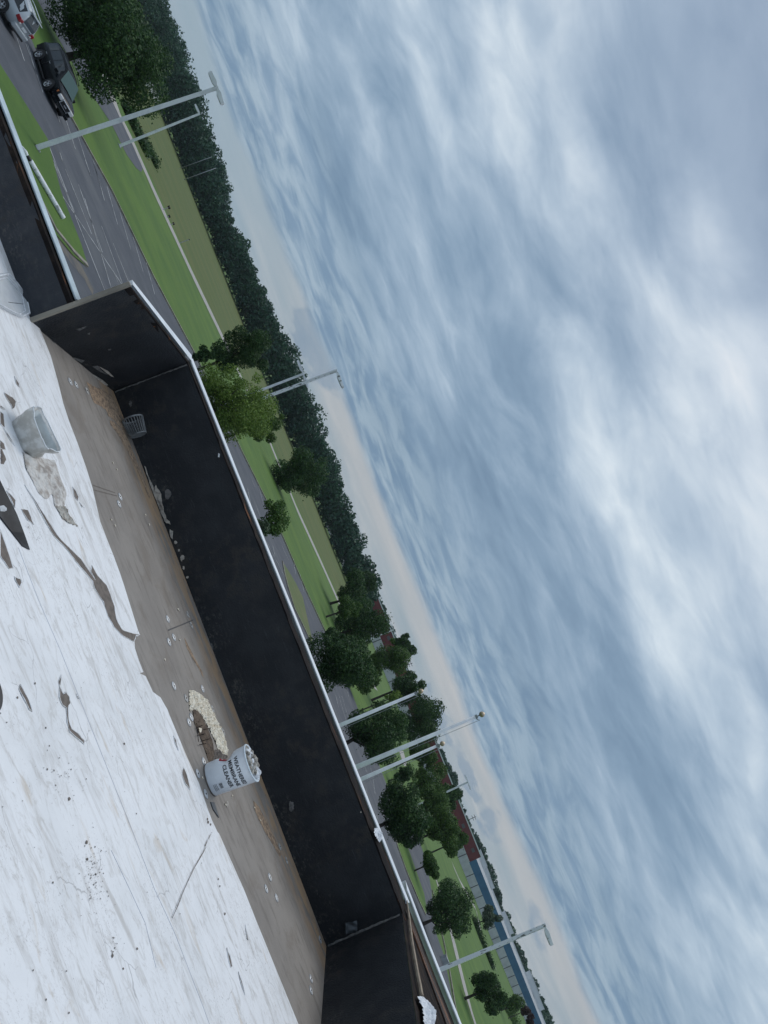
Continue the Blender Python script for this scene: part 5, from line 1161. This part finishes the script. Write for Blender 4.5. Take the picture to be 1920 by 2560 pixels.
lump('loose_fold', z3([(350, 1200), (420, 1200), (450, 1270), (500, 1330), (510, 1345), (440, 1320), (400, 1290)]), MZ, .02, 'debris', rg, .010, 33, 20)
lump('dirt_pile', z3([(0, 820), (25, 860), (40, 910), (20, 940), (0, 930)]), MZ, .015, 'torn', rg, .010, 34, 20)
# ---- clear tray upper left
ty = empty('plastic_tray', (*G(38, 745, MZ), MZ), 'translucent white plastic tray at the left edge of the sheet', 'tray', None, rad(3))
ctr = Vector(G(38, 745, MZ)); outl = [Vector(G(*q, MZ+.03))-ctr for q in zq(0, 400, [(-60, 760), (0, 735), (60, 725), (120, 790), (180, 870), (192, 930), (205, 995), (160, 1020), (90, 990), (0, 940), (-60, 900)])]
def inset(o_, k): c_ = sum(o_, Vector((0, 0)))/len(o_); return [c_+(p-c_)*k for p in o_]
cs, ss = math.cos(-rad(3)), math.sin(-rad(3)); outl = [Vector((p.x*cs-p.y*ss, p.x*ss+p.y*cs)) for p in outl]
rings = [(inset(outl, .80), .004), (inset(outl, .88), .022), (inset(outl, .97), .026), (inset(outl, 1.0), .020), (inset(outl, .99), .012)]
mb = MB(); n = len(outl); mb.add([(*p, z) for r_, z in rings for p in r_], [(j*n+k, j*n+(k+1) % n, (j+1)*n+(k+1) % n, (j+1)*n+k) for j in range(4) for k in range(n)] + [tuple(range(n))]); o = mb.build('tray_shell', 'tray_plastic', ty, smooth=False)
for k_ in (.80, .92): mb = MB(); r_ = inset(outl, k_); mb.tube([(*p, .006 if k_ < .85 else .026) for p in r_]+[(*r_[0], .006 if k_ < .85 else .026)], .005, 6); mb.build('moulded_ridge', 'rag_white', ty)
mb = MB(); mb.tube([(*(Vector(G(0, 755, MZ))-ctr), .055), (*(Vector(G(40, 765, MZ))-ctr), .055)], .002, 5); mb.build('wire', 'dark_metal', ty)
# ---- dark curled metal offcut and dark round lid at the left edge
cs_ = [G(*q, MZ+.01) for q in [(-60, 1120), (0, 1236), (30, 1290), (52, 1335), (77, 1374), (58, 1364), (30, 1328), (0, 1290), (-60, 1205)]]
ctr = Vector(G(0, 1280, MZ)); oc = empty('metal_offcut', (*ctr, MZ), 'dark curled metal offcut pointing out from the left edge', 'metal sheet')
mb = MB(); top = [(p[0]-ctr.x, p[1]-ctr.y, z) for p, z in zip(cs_, (.05, .045, .04, .03, .006, .004, .006, .008, .008))]
mb.add(top, [tuple(range(9))]); mb.add([(x, y, max(0.001, z-.004)) for x, y, z in top], [tuple(range(9))[::-1]]); mb.build('sheet', 'dark_metal', oc, smooth=False)
mb = MB(); mb.add([(*(Vector(G(*q, MZ+.02))-ctr), .05) for q in [(-4, 1268), (4, 1275), (4, 1281), (-2, 1284), (-12, 1283), (-14, 1270)]], [(0, 1, 2, 3, 4, 5)]); mb.build('hexagonal_tab', 'steel', oc)
x, y = G(-44, 1728, MZ); ld = empty('round_lid', (x, y, MZ), 'black round lid cut by the left frame edge', 'lid')
mb = MB(); mb.lathe([(.001, .02), (.09, .02), (.108, .026), (.114, .022), (.114, .001), (.10, .001)], 40); mb.build('disc', 'trim', ld, smooth=True); mb = MB(); mb.lathe([(.08, .022), (.085, .026), (.09, .022)], 40); mb.build('ring', 'dark_metal', ld)
# ---- white rags on the parapet top
r1 = empty('white_rag', (*G(938, 2075, WT+.04), WT+.045), 'small white crumpled rag on the metal parapet edge', 'rag')
lump('cloth', zq(400, 1680, [(1385, 1010), (1410, 1012), (1425, 1040), (1432, 1090), (1420, 1105), (1402, 1080), (1385, 1050)]), WT+.045, .05, 'rag_white', r1, .008, 41, 18, .8)
r2 = empty('white_rag', (*G(1065, 2530, WT+.03), WT+.03), 'large white wadded cloth on the wooden parapet top at the bottom edge', 'rag')
lump('cloth', zq(800, 2080, [(628, 1065), (660, 1062), (700, 1100), (735, 1170), (742, 1220), (730, 1300), (690, 1320), (668, 1240), (660, 1150)]), WT+.03, .06, 'rag_white', r2, .009, 43, 14, .9)
hz = MB(); hz.box((-900, -150, -1), (900, 900, 60)); hm = bpy.data.materials.new('haze'); hm.use_nodes = True; hm.node_tree.nodes.clear(); hq = NT(hm.node_tree)
pv = hq.n('ShaderNodeVolumePrincipled', i={'Color': (.78, .86, .95, 1), 'Density': .0001, 'Anisotropy': .2}); ho_ = hq.n('ShaderNodeOutputMaterial', i={1: pv.outputs[0]}); MATS['haze'] = hm
props(hz.build('haze', 'haze'), 'thin bluish haze in the air', None, None, 'stuff')
bpy.context.view_layer.update()
